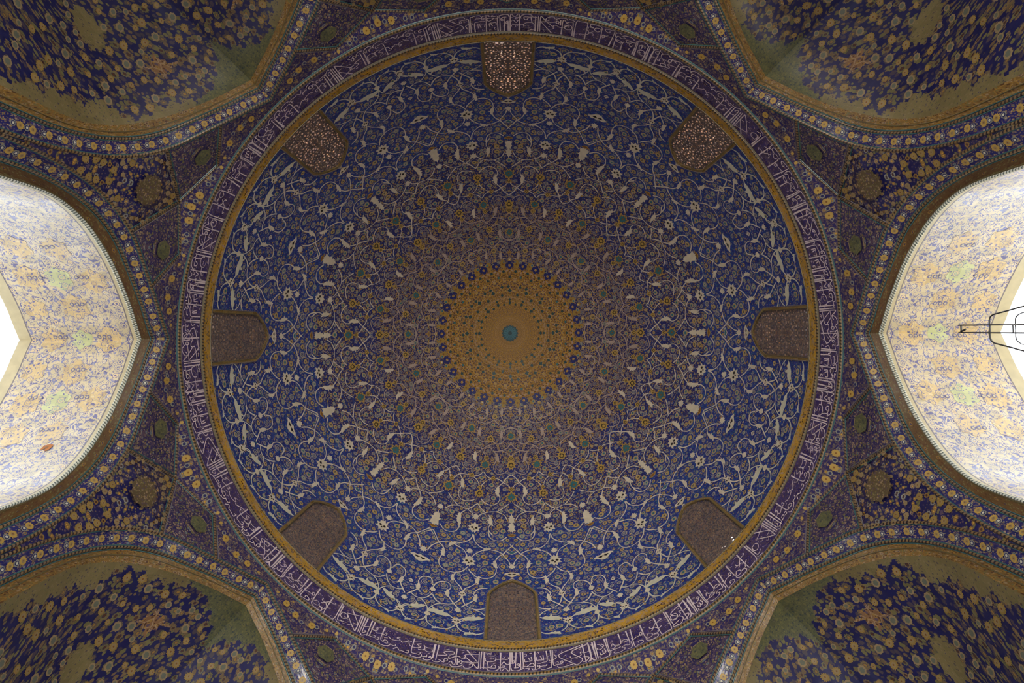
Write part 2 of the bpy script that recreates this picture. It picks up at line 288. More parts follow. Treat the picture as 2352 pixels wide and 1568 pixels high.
TAB = json.loads('''{"v":[[[-0.46,27.0],[1.3,25.34],[2.36,24.24],[3.5,23.46],[4.07,22.37],[4.07,20.97],[3.78,19.59],[4.28,18.15],[5.6,17.3],[7.16,17.19],[8.0,17.64]],[[2.36,24.24],[0.8,22.32],[0.47,21.39]],[[2.36,24.36],[3.94,25.07],[5.5,25.27],[6.4,25.35],[8.09,24.68],[9.65,23.45],[10.67,21.81]],[[6.4,25.39],[8.0,25.64],[9.5,26.56],[10.37,27.59],[10.75,28.95]],[[11.0,29.02],[11.31,27.63],[12.7,26.47],[14.57,25.61],[15.63,25.29],[17.67,25.16],[19.28,24.39],[20.83,22.87],[21.43,21.35]],[[15.6,25.18],[14.13,24.77],[12.66,24.2],[11.79,23.22],[11.41,22.36]],[[19.28,24.39],[19.95,24.99],[20.75,25.91],[21.96,27.17]],[[19.24,24.28],[18.15,23.7],[17.45,22.49],[17.89,20.61],[17.96,19.36],[17.31,18.14],[15.8,17.48],[14.16,17.42],[13.19,17.6],[12.08,18.15],[11.23,19.07],[10.74,19.78]],[[10.54,19.24],[9.91,18.43],[8.79,17.61],[7.89,16.72],[8.66,15.16],[9.68,14.24],[10.52,13.57],[11.03,12.02]],[[13.23,17.82],[13.71,16.25],[12.89,15.06],[11.73,13.97],[11.0,12.98]],[[10.96,11.57],[10.65,10.7],[10.1,9.42],[9.13,8.71],[7.85,8.28],[6.48,8.53],[5.31,9.18]],[[10.96,11.57],[11.17,10.56],[11.89,9.41],[13.0,8.58],[14.72,8.22],[16.07,8.66],[17.1,9.94]],[[17.42,11.27],[17.23,12.81],[16.33,13.9],[15.25,14.29],[14.26,14.16],[13.67,13.15],[14.11,11.57],[13.5,10.33],[12.57,9.2],[11.3,7.91]],[[17.61,12.41],[18.33,14.06],[19.54,14.14],[20.55,13.53],[20.91,12.11],[20.36,10.89],[20.77,9.69],[21.72,8.42],[22.26,7.73]],[[17.2,10.39],[17.43,9.8],[18.24,8.58],[19.35,7.92],[20.66,7.99],[21.56,8.51]],[[5.55,14.51],[6.85,14.32],[7.91,13.67],[8.41,12.4],[7.85,11.57],[8.45,10.51],[9.73,9.28],[10.66,8.33]],[[7.84,8.16],[6.4,7.6],[5.46,6.58],[6.09,6.01],[7.74,5.59],[9.26,5.6],[10.51,4.79],[11.1,4.15]],[[14.72,8.22],[16.0,7.48],[16.94,6.1],[17.07,4.32]],[[11.13,4.38],[11.87,4.87],[12.99,5.46],[14.37,5.45],[15.88,6.07],[16.55,6.76]],[[11.0,3.45],[10.53,2.39],[9.63,1.68],[8.14,1.33],[6.54,1.42],[5.47,2.08]],[[11.16,3.41],[11.54,2.57],[12.55,1.62],[13.8,1.28],[14.76,1.14],[16.0,1.59],[16.84,2.44],[17.13,3.79]],[[17.07,4.32],[17.34,5.92],[18.27,7.21],[19.35,7.92]],[[17.1,4.06],[17.43,2.79],[18.39,1.81],[19.47,1.35],[20.27,1.16],[21.45,1.73],[22.24,3.04]],[[18.19,6.51],[19.27,5.48],[20.79,5.16],[22.08,4.03],[22.3,3.25]],[[22.44,3.43],[22.97,4.63],[23.84,5.1]],[[21.96,27.17],[23.45,25.99],[24.59,24.67]],[[6.79,30.55],[6.24,28.95],[5.1,28.13],[3.0,28.07],[1.42,29.08]],[[15.27,30.04],[16.11,28.69],[17.89,28.12],[19.47,28.42],[20.84,29.41]],[[16.05,33.51],[15.75,32.11],[15.27,30.04]],[[-0.37,60.86],[3.02,60.56],[4.35,59.51],[5.21,58.96],[3.79,57.28],[5.17,56.21],[7.72,55.91],[10.1,56.56]],[[-0.37,60.99],[4.13,61.27],[6.22,61.42],[8.5,62.03],[10.76,62.99]],[[-0.38,56.62],[2.03,54.85],[4.43,54.14],[8.0,53.63],[10.31,54.52],[11.74,54.98],[13.81,53.8],[16.81,53.92],[20.29,53.3],[22.11,51.52]],[[-0.39,51.92],[1.12,53.14],[4.41,54.02]],[[7.97,53.51],[6.25,51.92],[7.36,49.84],[7.2,48.13],[5.64,47.04],[2.95,47.44],[1.29,48.47]],[[10.21,55.54],[13.76,53.68],[11.93,52.05]],[[14.38,53.19],[16.47,51.53],[15.28,49.72],[15.73,48.1],[17.39,46.97],[19.65,47.18],[21.18,48.33]],[[0.04,47.03],[1.85,46.02],[3.06,44.76],[4.4,43.71],[5.0,42.21],[4.03,40.11],[4.88,38.6],[7.04,37.91],[9.41,38.56],[10.45,39.38]],[[3.06,44.76],[5.1,45.61],[7.09,45.68],[9.24,44.94],[10.83,43.49],[11.34,42.42]],[[3.06,44.64],[1.43,44.09],[0.15,42.9]],[[11.15,47.15],[9.85,46.1],[7.72,45.49]],[[11.48,47.1],[12.86,46.0],[15.36,45.39],[18.04,45.28],[20.47,44.61],[21.93,42.86]],[[15.36,45.39],[13.01,44.35],[11.7,42.6]],[[19.91,44.52],[18.04,42.98],[18.42,40.84],[18.32,39.09],[17.0,37.95],[14.67,37.92],[12.61,38.74]],[[22.44,46.64],[20.62,45.61],[19.91,44.52]],[[0.94,38.56],[2.82,37.3],[4.77,36.21],[6.76,36.02],[9.04,35.23],[10.9,33.95]],[[4.77,36.21],[2.44,35.41],[1.34,34.02]],[[11.41,37.99],[9.84,36.56],[8.6,35.78]],[[11.49,37.73],[14.02,35.73],[16.87,35.98],[19.43,35.33],[21.05,33.87]],[[13.99,35.61],[12.43,34.86],[12.01,34.22]],[[14.47,35.38],[15.52,34.37],[15.97,33.26],[15.54,31.41],[15.33,30.24]],[[21.69,38.52],[19.95,37.31],[17.46,36.07]],[[7.15,35.01],[6.16,33.45],[6.79,31.47],[6.55,30.55],[5.47,29.49]],[[16.96,59.22],[18.3,57.41],[17.19,56.31],[14.23,55.78],[11.39,56.42]],[[16.67,65.58],[16.05,63.82],[18.09,62.6],[21.58,62.66]],[[-0.35,66.4],[2.07,66.88],[5.74,66.26],[6.59,64.95],[5.64,63.47],[2.77,62.83]],[[24.36,64.31],[28.48,64.52],[29.41,63.7],[27.35,62.5],[21.68,62.1]],[[10.76,62.99],[13.73,61.77],[17.2,61.28],[20.91,61.17]]],"l":[[4.11,21.43,-0.103,-0.45,6.1],[6.5,25.26,0.421,-0.139,5.0],[15.71,25.15,0.355,-0.279,5.7],[17.51,22.34,-0.057,-0.462,6.5],[7.87,16.6,0.078,-0.455,6.1],[13.78,16.11,-0.027,-0.463,5.4],[14.0,11.49,-0.027,-0.463,6.5],[20.44,10.85,-0.035,-0.463,6.5],[7.85,11.57,0.073,-0.455,6.5],[7.74,5.52,0.33,-0.069,11.5],[14.53,5.39,0.332,0.037,12.4],[8.13,1.28,0.313,-0.074,6.5],[14.75,1.09,0.305,-0.129,4.6],[20.27,1.16,0.297,-0.173,4.2],[19.27,5.48,0.314,-0.163,10.5],[15.82,32.34,-0.137,-0.454,6.5],[5.21,58.96,0.071,-0.497,5.0],[6.25,51.92,-0.217,-0.471,5.7],[16.36,51.3,-0.087,-0.488,5.7],[4.85,42.22,0.05,-0.481,6.5],[18.09,42.71,-0.192,-0.458,6.1],[15.9,33.03,-0.054,-0.471,6.5],[6.29,33.44,-0.102,-0.464,6.5],[17.57,58.6,-0.127,-0.494,5.0],[6.21,65.73,0.07,-0.504,4.2],[16.6,65.06,-0.141,-0.501,4.2]],"p":[[-0.42,24.67,"f",8.4],[-0.42,20.71,"c",6.5],[-0.42,18.62,"D",9.9],[-0.42,17.18,"c",4.6],[10.77,21.2,"d",11.9],[11.08,24.1,"c",6.5],[10.98,30.7,"d",10.7],[10.93,11.93,"d",6.9],[11.1,4.15,"d",8.8],[22.24,3.04,"d",8.4],[22.38,30.05,"C",11.9],[22.1,28.13,"b",7.7],[22.19,21.0,"c",7.3],[22.17,18.49,"D",13.4],[17.42,11.27,"c",6.5],[11.2,7.23,"c",7.3],[17.07,4.32,"c",6.9],[22.25,6.47,"c",6.5],[22.21,11.55,"d",4.6],[-0.35,67.41,"y",3.4],[-0.36,64.63,"b",4.6],[-0.38,58.36,"t",6.9],[-0.39,51.68,"y",5.4],[-0.03,49.71,"y",8.4],[-0.01,42.66,"y",4.6],[-0.03,40.37,"t",9.2],[-0.15,34.05,"C",7.7],[-0.17,31.68,"C",8.8],[-0.18,29.56,"b",7.7],[22.43,58.42,"t",7.3],[22.41,49.43,"y",8.0],[22.07,42.81,"y",4.6],[22.56,40.29,"t",9.2],[22.32,33.9,"c",6.5],[22.21,30.87,"C",8.8],[11.2,49.14,"t",8.0],[10.92,56.98,"y",6.1],[11.1,51.28,"y",4.6],[11.35,40.69,"y",8.0],[11.67,42.49,"y",3.8],[15.52,45.36,"y",4.6],[7.07,45.56,"y",4.6],[11.15,33.9,"c",6.5],[21.48,64.58,"y",3.8],[22.11,51.52,"y",3.8]],"f":[[3.88,33.68,"y",5.7],[4.71,30.3,"t",6.1],[8.29,33.92,"c",5.0],[6.61,19.5,"t",6.5],[7.21,27.41,"y",6.1],[14.57,27.43,"y",6.5],[14.83,19.49,"t",6.9],[22.35,24.46,"t",6.9],[18.18,16.45,"t",6.9],[10.71,16.6,"t",7.3],[3.78,16.45,"t",7.3],[9.32,13.03,"t",5.4],[12.51,13.03,"t",5.4],[15.27,13.08,"c",5.7],[6.53,12.97,"c",5.7],[6.63,10.15,"y",6.1],[15.41,10.26,"y",6.5],[18.83,10.15,"y",6.5],[19.4,12.6,"c",5.4],[13.47,7.22,"t",6.9],[8.78,7.25,"t",7.3],[7.66,3.11,"t",8.0],[14.61,3.04,"t",7.7],[19.49,2.86,"t",6.9],[20.56,6.3,"c",5.4],[11.23,1.57,"t",6.1],[17.27,1.25,"t",5.7],[18.75,26.69,"y",6.1],[19.48,20.83,"y",5.4],[2.21,20.87,"y",6.1],[3.05,26.89,"y",6.1],[5.68,16.01,"y",4.6],[16.18,16.13,"y",5.0],[19.57,19.06,"y",3.8],[2.24,19.12,"y",3.4],[9.89,25.54,"c",3.8],[11.93,25.58,"c",3.8],[12.37,15.93,"c",3.4],[9.35,15.96,"c",3.4],[12.7,10.95,"y",3.4],[9.23,10.93,"y",3.8],[11.0,9.42,"y",3.8],[12.58,18.61,"y",3.4],[17.42,30.13,"y",5.7],[7.58,59.82,"t",5.0],[13.72,59.7,"c",5.0],[15.06,57.06,"c",5.0],[10.99,53.43,"c",5.4],[4.73,49.31,"c",5.7],[-0.39,54.14,"t",5.7],[18.09,49.25,"c",5.7],[19.48,51.92,"c",4.6],[22.16,54.17,"c",5.4],[28.16,55.33,"c",4.6],[11.65,45.34,"t",5.7],[15.33,43.51,"t",6.1],[7.39,43.69,"t",6.1],[6.19,39.93,"t",6.1],[16.18,39.79,"t",6.1],[20.31,42.59,"c",5.0],[11.37,36.05,"y",6.1],[14.69,37.05,"t",5.4],[3.62,33.68,"y",6.1],[8.54,33.86,"t",5.7],[13.58,33.63,"t",5.7],[18.54,33.73,"t",6.5],[3.32,38.47,"t",5.4],[7.72,36.98,"c",5.0],[19.37,38.39,"t",5.0],[24.7,42.41,"c",5.4],[2.79,51.86,"y",4.2],[2.45,42.72,"c",4.6],[10.86,63.88,"y",6.5],[10.68,65.43,"y",3.8],[-0.14,36.43,"t",7.7],[-0.07,45.81,"y",3.8],[2.11,50.41,"c",3.1],[5.28,44.5,"y",3.1],[10.07,42.99,"y",2.7],[8.31,41.15,"y",3.4],[14.31,40.98,"y",3.1],[18.04,44.51,"y",3.1],[19.73,46.64,"y",3.1],[18.53,53.18,"y",3.4],[6.73,55.36,"y",3.1],[15.19,35.94,"c",2.7]],"let":[[[-13.97,21.56],[-13.97,20.67]],[[-13.4,21.55],[-13.41,20.59]],[[-15.95,21.32],[-15.67,21.05],[-16.1,20.98],[-16.83,20.96]],[[-10.06,21.56],[-10.02,20.61],[-10.4,20.58],[-10.76,20.73],[-11.12,20.61]],[[-13.03,20.67],[-12.62,20.65],[-12.87,20.53],[-13.55,20.48],[-13.99,20.54]],[[-15.63,20.57],[-15.48,20.46],[-14.84,20.47],[-14.26,20.57],[-14.19,20.67],[-14.44,20.73],[-14.68,20.66]],[[-13.26,20.92],[-11.65,21.04],[-12.22,21.15],[-11.98,21.25],[-10.69,21.33],[-10.43,21.24],[-10.61,21.15],[-11.48,21.13]],[[-11.26,21.0],[-11.18,20.86],[-10.26,21.04],[-9.55,21.09],[-9.09,21.01],[-8.44,21.02],[-8.55,21.11]],[[-12.5,20.64],[-12.18,20.58],[-11.91,20.6],[-11.99,20.75],[-11.68,20.85],[-11.44,20.79],[-11.52,20.68],[-12.09,20.67]],[[-10.87,20.53],[-10.53,20.43],[-9.63,20.46],[-8.89,20.55],[-8.71,20.63]],[[-9.39,20.72],[-8.94,20.67],[-8.85,20.79],[-9.16,20.85],[-9.4,20.74]],[[-9.71,20.95],[-9.61,20.58]],[[-8.28,21.58],[-6.24,20.91],[-6.58,20.85],[-7.65,20.83],[-8.71,20.8],[-8.96,20.89]],[[-6.01,21.39],[-8.52,21.23],[-6.92,20.78],[-6.29,20.56],[-5.94,20.58],[-5.99,21.57]],[[-5.62,21.58],[-5.57,20.51]],[[-5.1,21.57],[-5.04,20.51]],[[-5.0,21.44],[-3.7,21.55]],[[-8.54,20.56],[-8.36,20.46],[-7.86,20.45],[-7.26,20.53],[-6.89,20.69],[-7.26,20.75],[-7.59,20.66]],[[-2.16,21.58],[-2.14,20.47]],[[-0.46,21.61],[-0.53,20.52],[-0.88,20.5],[-1.24,20.62],[-1.86,20.47]],[[-0.1,21.59],[-0.04,20.91]],[[-4.87,21.18],[-4.77,21.03],[-4.18,20.97],[-3.4,21.01],[-2.98,21.12],[-3.0,21.28]],[[-2.91,21.14],[-1.62,21.16],[-0.83,21.17],[-0.68,21.3]],[[-1.91,21.26],[-1.69,21.21],[-1.41,21.27],[-1.63,21.34]],[[-1.95,20.83],[-1.54,21.01],[-1.1,20.86],[-0.61,20.87],[-0.54,20.94]],[[-4.47,20.99],[-4.26,20.62],[-4.81,20.59],[-5.38,20.59]],[[-4.26,20.62],[-3.69,20.61],[-2.99,20.62],[-3.01,20.75],[-3.44,20.79],[-3.77,20.66]],[[-4.45,20.55],[-4.23,20.46],[-3.53,20.43],[-2.77,20.48],[-2.36,20.61],[-2.44,20.73]],[[-2.43,20.64],[-1.45,20.67],[-1.45,20.76],[-1.81,20.74]],[[-7.29,21.49],[-7.06,21.47],[-6.94,21.53],[-6.77,21.48],[-6.56,21.52]],[[-11.92,21.4],[-11.76,21.37],[-11.64,21.43],[-11.47,21.39],[-11.43,21.45]],[[-12.1,20.44],[-11.15,20.53]],[[-9.66,21.5],[-8.7,21.51]],[[-4.25,21.33],[-3.23,21.32]],[[-4.55,21.41],[-4.27,21.46],[-3.9,21.42],[-3.84,21.5]],[[-4.07,21.15],[-3.79,21.2],[-3.57,21.16],[-3.28,21.21]],[[-15.7,21.23],[-15.08,21.21],[-14.24,21.29]],[[-0.44,21.61],[-0.48,20.55],[-0.83,20.5],[-1.11,20.59]],[[-0.15,21.61],[-0.12,20.97]],[[0.63,21.61],[0.47,20.62]],[[1.4,21.63],[1.41,20.54]],[[1.81,21.62],[1.85,20.73],[1.56,20.68]],[[-0.76,20.94],[0.09,20.91],[0.31,21.04],[0.17,21.09],[-0.05,20.99]],[[0.22,20.64],[0.93,20.66],[1.22,20.78],[1.09,20.88],[0.73,20.84],[1.08,20.76]],[[-0.27,20.64],[-0.13,20.5],[0.57,20.47],[1.48,20.54],[1.91,20.63]],[[1.85,20.73],[2.48,20.69],[3.61,20.69],[3.71,20.81],[3.29,20.87],[2.48,20.7]],[[2.11,21.15],[2.17,20.99],[2.74,21.01],[3.1,21.03],[2.78,21.24]],[[3.1,21.03],[3.39,21.05],[3.29,21.28]],[[3.98,21.63],[3.9,20.54]],[[4.3,21.25],[4.19,21.05],[4.76,21.04],[5.19,21.04],[4.97,21.28]],[[5.19,21.04],[5.48,21.03],[5.41,21.32]],[[6.08,21.58],[6.07,20.96],[5.36,20.88],[4.71,20.83],[4.15,20.87]],[[3.31,20.58],[3.43,20.48],[3.99,20.49],[4.64,20.56],[4.68,20.71],[4.32,20.72],[4.31,20.65],[4.73,20.65]],[[4.66,20.64],[5.3,20.66],[5.79,20.65],[5.89,20.74]],[[4.84,20.53],[5.03,20.45],[5.66,20.46],[6.52,20.52],[6.77,20.6],[6.82,21.58]],[[7.18,21.56],[7.07,20.66],[7.63,20.64],[8.56,20.66],[8.77,20.8],[8.49,20.82],[8.38,20.72]],[[7.7,20.81],[7.97,20.77],[7.86,20.68]],[[6.36,21.07],[6.46,20.94],[6.96,20.94],[7.73,21.06],[7.51,21.25]],[[12.26,21.55],[8.14,21.19],[10.38,20.57],[9.91,20.51]],[[7.74,20.56],[7.91,20.45],[8.82,20.45],[10.34,20.5],[10.44,20.57]],[[13.52,21.52],[10.52,21.25],[12.13,20.74],[11.78,20.52],[11.08,20.43],[10.62,20.51]],[[12.67,21.59],[12.71,20.42]],[[10.16,20.99],[10.32,20.88],[11.19,20.87],[12.11,20.95],[12.08,21.13],[12.97,21.03],[13.6,21.08]],[[12.47,20.82],[13.4,20.69],[12.62,20.51],[12.15,20.54]],[[13.74,21.5],[13.69,21.21],[13.67,20.56],[13.08,20.44]],[[14.38,21.44],[14.52,20.54],[14.16,20.45],[13.69,20.59]],[[14.85,21.36],[14.84,20.48]],[[2.15,21.46],[2.45,21.48],[2.43,21.35],[2.14,21.35]],[[3.04,21.52],[3.18,21.49],[3.34,21.53],[3.48,21.48]],[[4.36,21.49],[4.66,21.53],[4.71,21.42]],[[2.18,20.57],[2.61,20.59],[2.95,20.56],[2.66,20.49]],[[9.04,21.06],[9.52,21.16]],[[7.48,21.54],[7.91,21.52],[7.71,21.4]],[[8.37,21.39],[8.73,21.37],[8.92,21.46]],[[13.64,21.61],[13.85,21.15],[13.74,20.65],[13.13,20.46]],[[14.47,21.56],[14.56,20.58],[14.22,20.45],[13.8,20.62]],[[14.92,21.6],[14.89,20.49]],[[15.13,21.11],[15.2,20.99],[15.76,20.99],[16.37,21.13],[16.13,21.24],[15.84,21.18],[16.25,21.08]],[[15.37,20.8],[15.49,20.65],[15.92,20.69],[15.92,20.89]],[[15.9,20.66],[16.45,20.74],[16.31,20.96]],[[15.21,20.6],[15.26,20.47],[16.1,20.42],[16.96,20.5],[17.24,20.63],[16.8,20.68]],[[16.73,21.56],[16.87,20.67]],[[17.14,21.54],[17.11,20.76],[17.65,20.72],[19.04,20.73],[18.89,20.83],[18.26,20.85],[17.72,20.71]],[[16.95,20.66],[16.87,20.4]],[[17.59,20.93],[17.98,21.09],[18.26,20.94],[19.41,20.94],[19.45,21.56]],[[17.75,20.57],[17.85,20.5],[18.45,20.46],[19.37,20.49],[19.88,20.59],[19.3,20.66],[19.97,20.75],[20.84,20.72],[20.92,21.57]],[[19.82,21.09],[19.69,20.96],[20.67,20.94],[20.46,21.06],[19.89,21.08]],[[21.76,21.54],[21.49,20.48],[21.94,20.45],[23.09,20.5],[23.07,20.62],[22.37,20.67],[22.32,20.56]],[[21.12,20.82],[21.16,20.56],[20.64,20.46],[20.19,20.49]],[[21.42,21.01],[21.6,20.87],[22.35,20.94],[23.39,20.95],[23.33,21.11],[22.99,21.05],[23.23,20.89]],[[23.69,21.55],[23.81,20.68],[24.82,20.6],[25.08,20.74],[24.45,20.84],[24.02,20.71]],[[23.75,20.63],[23.91,20.49],[24.73,20.41],[25.89,20.45],[25.92,20.59],[25.23,20.65],[26.19,20.66],[26.26,20.77]],[[26.49,21.58],[26.53,20.48],[27.15,20.43],[27.69,20.45]],[[25.08,21.19],[25.16,21.05],[25.76,21.04],[26.35,21.22],[27.59,21.27],[27.28,21.36]],[[25.21,20.89],[25.9,21.02],[26.53,20.84],[27.16,20.91]],[[28.55,21.6],[28.58,20.52],[27.69,20.45]],[[28.9,21.53],[29.08,20.66],[29.52,20.6],[30.25,20.67]],[[29.32,21.15],[29.22,20.91],[29.86,20.81],[30.52,20.99],[30.17,21.16],[29.38,21.13]],[[28.89,20.55],[29.12,20.47],[29.91,20.43]],[[15.27,21.3],[15.47,21.34],[15.58,21.27],[15.8,21.33]],[[17.83,21.28],[18.08,21.28],[17.91,21.18]],[[23.98,21.29],[24.48,21.27]],[[25.49,21.5],[26.21,21.5]],[[20.04,21.39],[20.32,21.41],[20.52,21.35]],[[-28.38,21.58],[-28.24,20.63],[-28.58,20.57],[-30.84,21.21]],[[-30.88,21.24],[-28.45,21.5]],[[-30.37,21.61],[-28.46,21.02],[-28.56,20.91],[-29.15,20.89]],[[-28.06,21.61],[-27.76,20.54]],[[-27.59,21.6],[-27.42,20.55]],[[-27.12,21.59],[-27.07,20.73],[-26.8,20.66],[-26.48,20.8],[-26.76,20.81]],[[-26.22,21.59],[-26.08,20.57]],[[-25.65,21.57],[-25.66,20.7]],[[-27.14,20.54],[-26.87,20.47],[-26.15,20.62],[-24.77,20.67],[-24.75,20.79],[-25.31,20.76]],[[-27.73,21.0],[-27.06,21.03],[-26.18,21.16]],[[-25.9,21.08],[-25.2,21.08],[-24.73,21.19],[-24.82,21.33],[-25.05,21.23]],[[-24.96,21.09],[-24.65,20.99],[-23.76,21.1],[-22.99,21.09],[-22.99,21.25],[-23.25,21.18]],[[-23.64,21.58],[-23.66,20.87],[-23.35,20.69],[-22.4,20.65],[-22.27,20.76],[-22.84,20.82],[-23.11,20.69]],[[-23.75,20.6],[-23.43,20.47],[-22.61,20.48],[-21.9,20.58],[-21.72,20.72]],[[-21.67,20.67],[-20.87,20.69],[-20.8,20.79]],[[-24.49,20.66],[-24.05,20.64],[-23.96,20.77],[-24.3,20.77]],[[-22.49,21.11],[-22.06,21.02],[-21.29,21.01],[-20.38,21.1],[-20.56,21.2],[-20.98,21.2],[-20.44,21.33]],[[-20.97,20.48],[-20.43,20.66],[-19.89,20.53],[-19.43,20.56],[-18.44,20.54],[-18.34,20.69],[-18.73,20.67]],[[-20.16,21.13],[-19.83,21.06],[-18.79,21.27],[-18.31,21.3]],[[-18.71,21.19],[-18.4,21.03],[-17.38,21.0],[-16.5,21.12],[-16.89,21.19],[-17.19,21.25],[-16.52,21.35]],[[-17.94,21.55],[-17.87,20.72],[-17.1,20.66],[-16.39,20.68],[-16.35,20.82],[-16.87,20.77]],[[-17.93,20.51],[-17.55,20.45],[-16.54,20.47],[-15.99,20.58],[-16.02,20.71]],[[-16.77,20.95],[-16.15,20.98],[-15.76,21.11],[-16.0,21.32]],[[-15.7,21.03],[-15.09,20.97],[-14.33,21.04],[-14.43,21.18]],[[-15.94,20.61],[-15.11,20.66],[-15.11,20.77]],[[-15.59,20.56],[-15.43,20.47],[-14.66,20.49],[-14.19,20.61],[-14.34,20.71],[-14.7,20.65]],[[-14.17,21.52],[-14.01,20.68]],[[-31.08,20.97],[-30.55,20.92],[-30.2,20.93]],[[-29.93,20.64],[-29.24,20.72],[-29.49,20.76]],[[-31.31,20.67],[-30.92,20.59]],[[-24.93,21.34],[-24.06,21.42]],[[-21.6,21.54],[-21.06,21.53]],[[-15.27,21.21],[-14.33,21.27]],[[-23.13,20.92],[-22.52,20.98]],[[-17.68,21.34],[-16.61,21.46]]]}''')
rng = random.Random(7)

# ------------------------------------------------------------------ the dome
PHM = ph_of_px(152)
WIN_HW, WIN_S1, WIN_S2 = 1.07, 3.15, 4.2      # window half width, springing and tip heights along the shell
def win_outline(grow=0.0, n=7):
    """outline of a dome window as (w, s): up one side, pointed arch, down the other"""
    hw = WIN_HW + grow; pts = [(-hw, -0.02), (-hw, WIN_S1 * 0.5), (-hw, WIN_S1)]
    for k in range(1, n + 1):
        t = k / n; pts.append((-hw * (1 - t ** 1.25), WIN_S1 + (WIN_S2 + grow * 1.1 - WIN_S1) * (math.sin(t * 1.25) / math.sin(1.25))))
    return pts + [(-w, s_) for w, s_ in pts[-2::-1]]
def win_half(s_, grow=0.0):
    if s_ <= WIN_S1: return WIN_HW + grow
    top = WIN_S2 + grow * 1.1
    if s_ >= top: return 0
    t = math.asin((s_ - WIN_S1) / (top - WIN_S1) * math.sin(1.25)) / 1.25
    return (WIN_HW + grow) * (1 - t ** 1.25)
def near_window(th, ph, grow=0.0):
    d = (th + math.pi / 8) % (math.pi / 4) - math.pi / 8
    return abs(d) * A * math.cos(ph) < win_half(ph * HD, grow) and ph * HD < WIN_S2 + grow
def mirror_th(th):   # triangle wave of period 45 degrees: the tiling mirrors about each window axis
    d = (th + math.pi / 8) % (math.pi / 4) - math.pi / 8
    return np.abs(d)
dm = MB()
NT_, NP_ = 512, 110
th = np.linspace(0, 2 * math.pi, NT_ + 1); ph = np.linspace(0, PHM + 0.02, NP_)
TH, PH = np.meshgrid(th, ph, indexing='ij'); P, N = dome_pt(TH, PH)
U = np.stack([mirror_th(TH) * A * np.cos(PH), PH * HD * 0.97], -1)
keep = [[not near_window((th[i] + th[i + 1]) / 2, (ph[j] + ph[j + 1]) / 2, -0.10) for j in range(NP_ - 1)] for i in range(NT_)]
jf = int(NP_ * ph_of_px(300) / (PHM + 0.02))
jm = int(NP_ * ph_of_px(450) / (PHM + 0.02))
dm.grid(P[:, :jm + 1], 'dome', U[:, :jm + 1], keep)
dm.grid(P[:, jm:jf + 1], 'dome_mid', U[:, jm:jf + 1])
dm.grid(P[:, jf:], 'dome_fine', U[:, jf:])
def px_m(ph): return (Z0 + HD * math.sin(ph)) / F_PX
def both(th0, ph0, fn, pad=0.0, reps=8):
    """repeat an element in all mirrored wedges; th0 offset in degrees from a window axis"""
    if near_window(math.radians(th0), ph0, pad): return
    for k in range(reps):
        ax = k * 2 * math.pi / reps + math.pi / 2
        for sg in ((1, -1) if 0.35 < th0 < 22.15 else (1,)): fn(ax - sg * math.radians(th0), ph0, sg)
occupied = []
def occ(th0, ph0, r): occupied.append((math.radians(th0) * A * math.cos(ph0), ph0 * HD, r, th0, ph0))
for v in TAB['v']:
    v = np.array(v, float); v[:, 1] = np.radians(v[:, 1]); sm = smooth_line(v, 5)
    wid = 0.024 if sm[:, 1].mean() < 0.75 else 0.022
    for t, p in sm[::3]: occ(t, p, 0.03)
    kp = [not near_window(math.radians(t), p, 0.0) and -0.6 < t < 31 and p < PHM for t, p in sm]
    seg = []; segs = []
    for q, ok in zip(sm, kp):
        if ok: seg.append(q)
        elif seg: segs.append(seg); seg = []
    if seg: segs.append(seg)
    for seg in segs:
        if len(seg) < 3: continue
        seg = np.array(seg)
        for k in range(8):
            ax = k * math.pi / 4 + math.pi / 2
            for sg in (1, -1):
                Pp, Nn = dome_pt(ax - sg * np.radians(seg[:, 0]), seg[:, 1], 0.010 + 0.001 * sg)
                dm.ribbon(Pp, Nn, wid * (1 + 0.25 * np.sin(np.linspace(0, 9, len(seg)))), 'creamp' if seg[:, 1].mean() < 0.16 else 'cream' if seg[:, 1].mean() < .85 else 'rosecream')  # rose tint near the crown; its dulling also paints in the fading light
LEAF = [(-1.0, 0.05), (-0.55, 0.28), (-0.2, 0.22), (-0.1, 0.62), (0.12, 0.30), (0.5, 0.34), (1.0, 0.12), (1.15, -0.25), (0.6, -0.16), (0.1, -0.22), (-0.5, -0.12)]
for t0, p0, dt, dp, sz in TAB['l']:
    p0 = math.radians(p0); occ(t0, p0, 0.2)
    dx = math.radians(dt) * A * math.cos(p0); dy = math.radians(dp) * HD; a0 = math.atan2(dy, dx); r = sz * px_m(p0) * 2.1
    def leaf(th_, ph_, sg):
        Pp, Nn, e1, e2 = dome_frame(th_, ph_); up = np.array([0, 0, 1.0]); e2 = up - Nn * Nn[2]; e2 /= np.linalg.norm(e2); e1 = -e1 * sg
        c, s_ = math.cos(a0), math.sin(a0)
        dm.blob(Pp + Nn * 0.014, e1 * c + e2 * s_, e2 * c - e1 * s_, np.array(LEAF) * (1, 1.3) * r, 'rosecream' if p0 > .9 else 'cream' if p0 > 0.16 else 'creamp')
    both(t0, p0, leaf)
def flower(mb, p, n, e1, e2, r, kind):
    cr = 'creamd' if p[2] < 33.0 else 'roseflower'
    lay = {'t': ((cr, 1.0), ('yel', 0.80), ('grey', 0.62), ('teal', 0.42)), 'y': (('yel', 1.0), (cr, 0.62), ('dark', 0.38), ('yel', 0.16)),
           'c': ((cr, 1.0), ('blue', 0.70), ('grey', 0.50), ('navy', 0.2)), 'g': (('grey', 1.0), (cr, 0.55), ('teal', 0.3))}[kind]
    for i, (m, k) in enumerate(lay): mb.star(p + n * (0.012 + 0.003 * i), e1, e2, r * k, m, 8 if i % 2 == 0 else 7, 0.87)
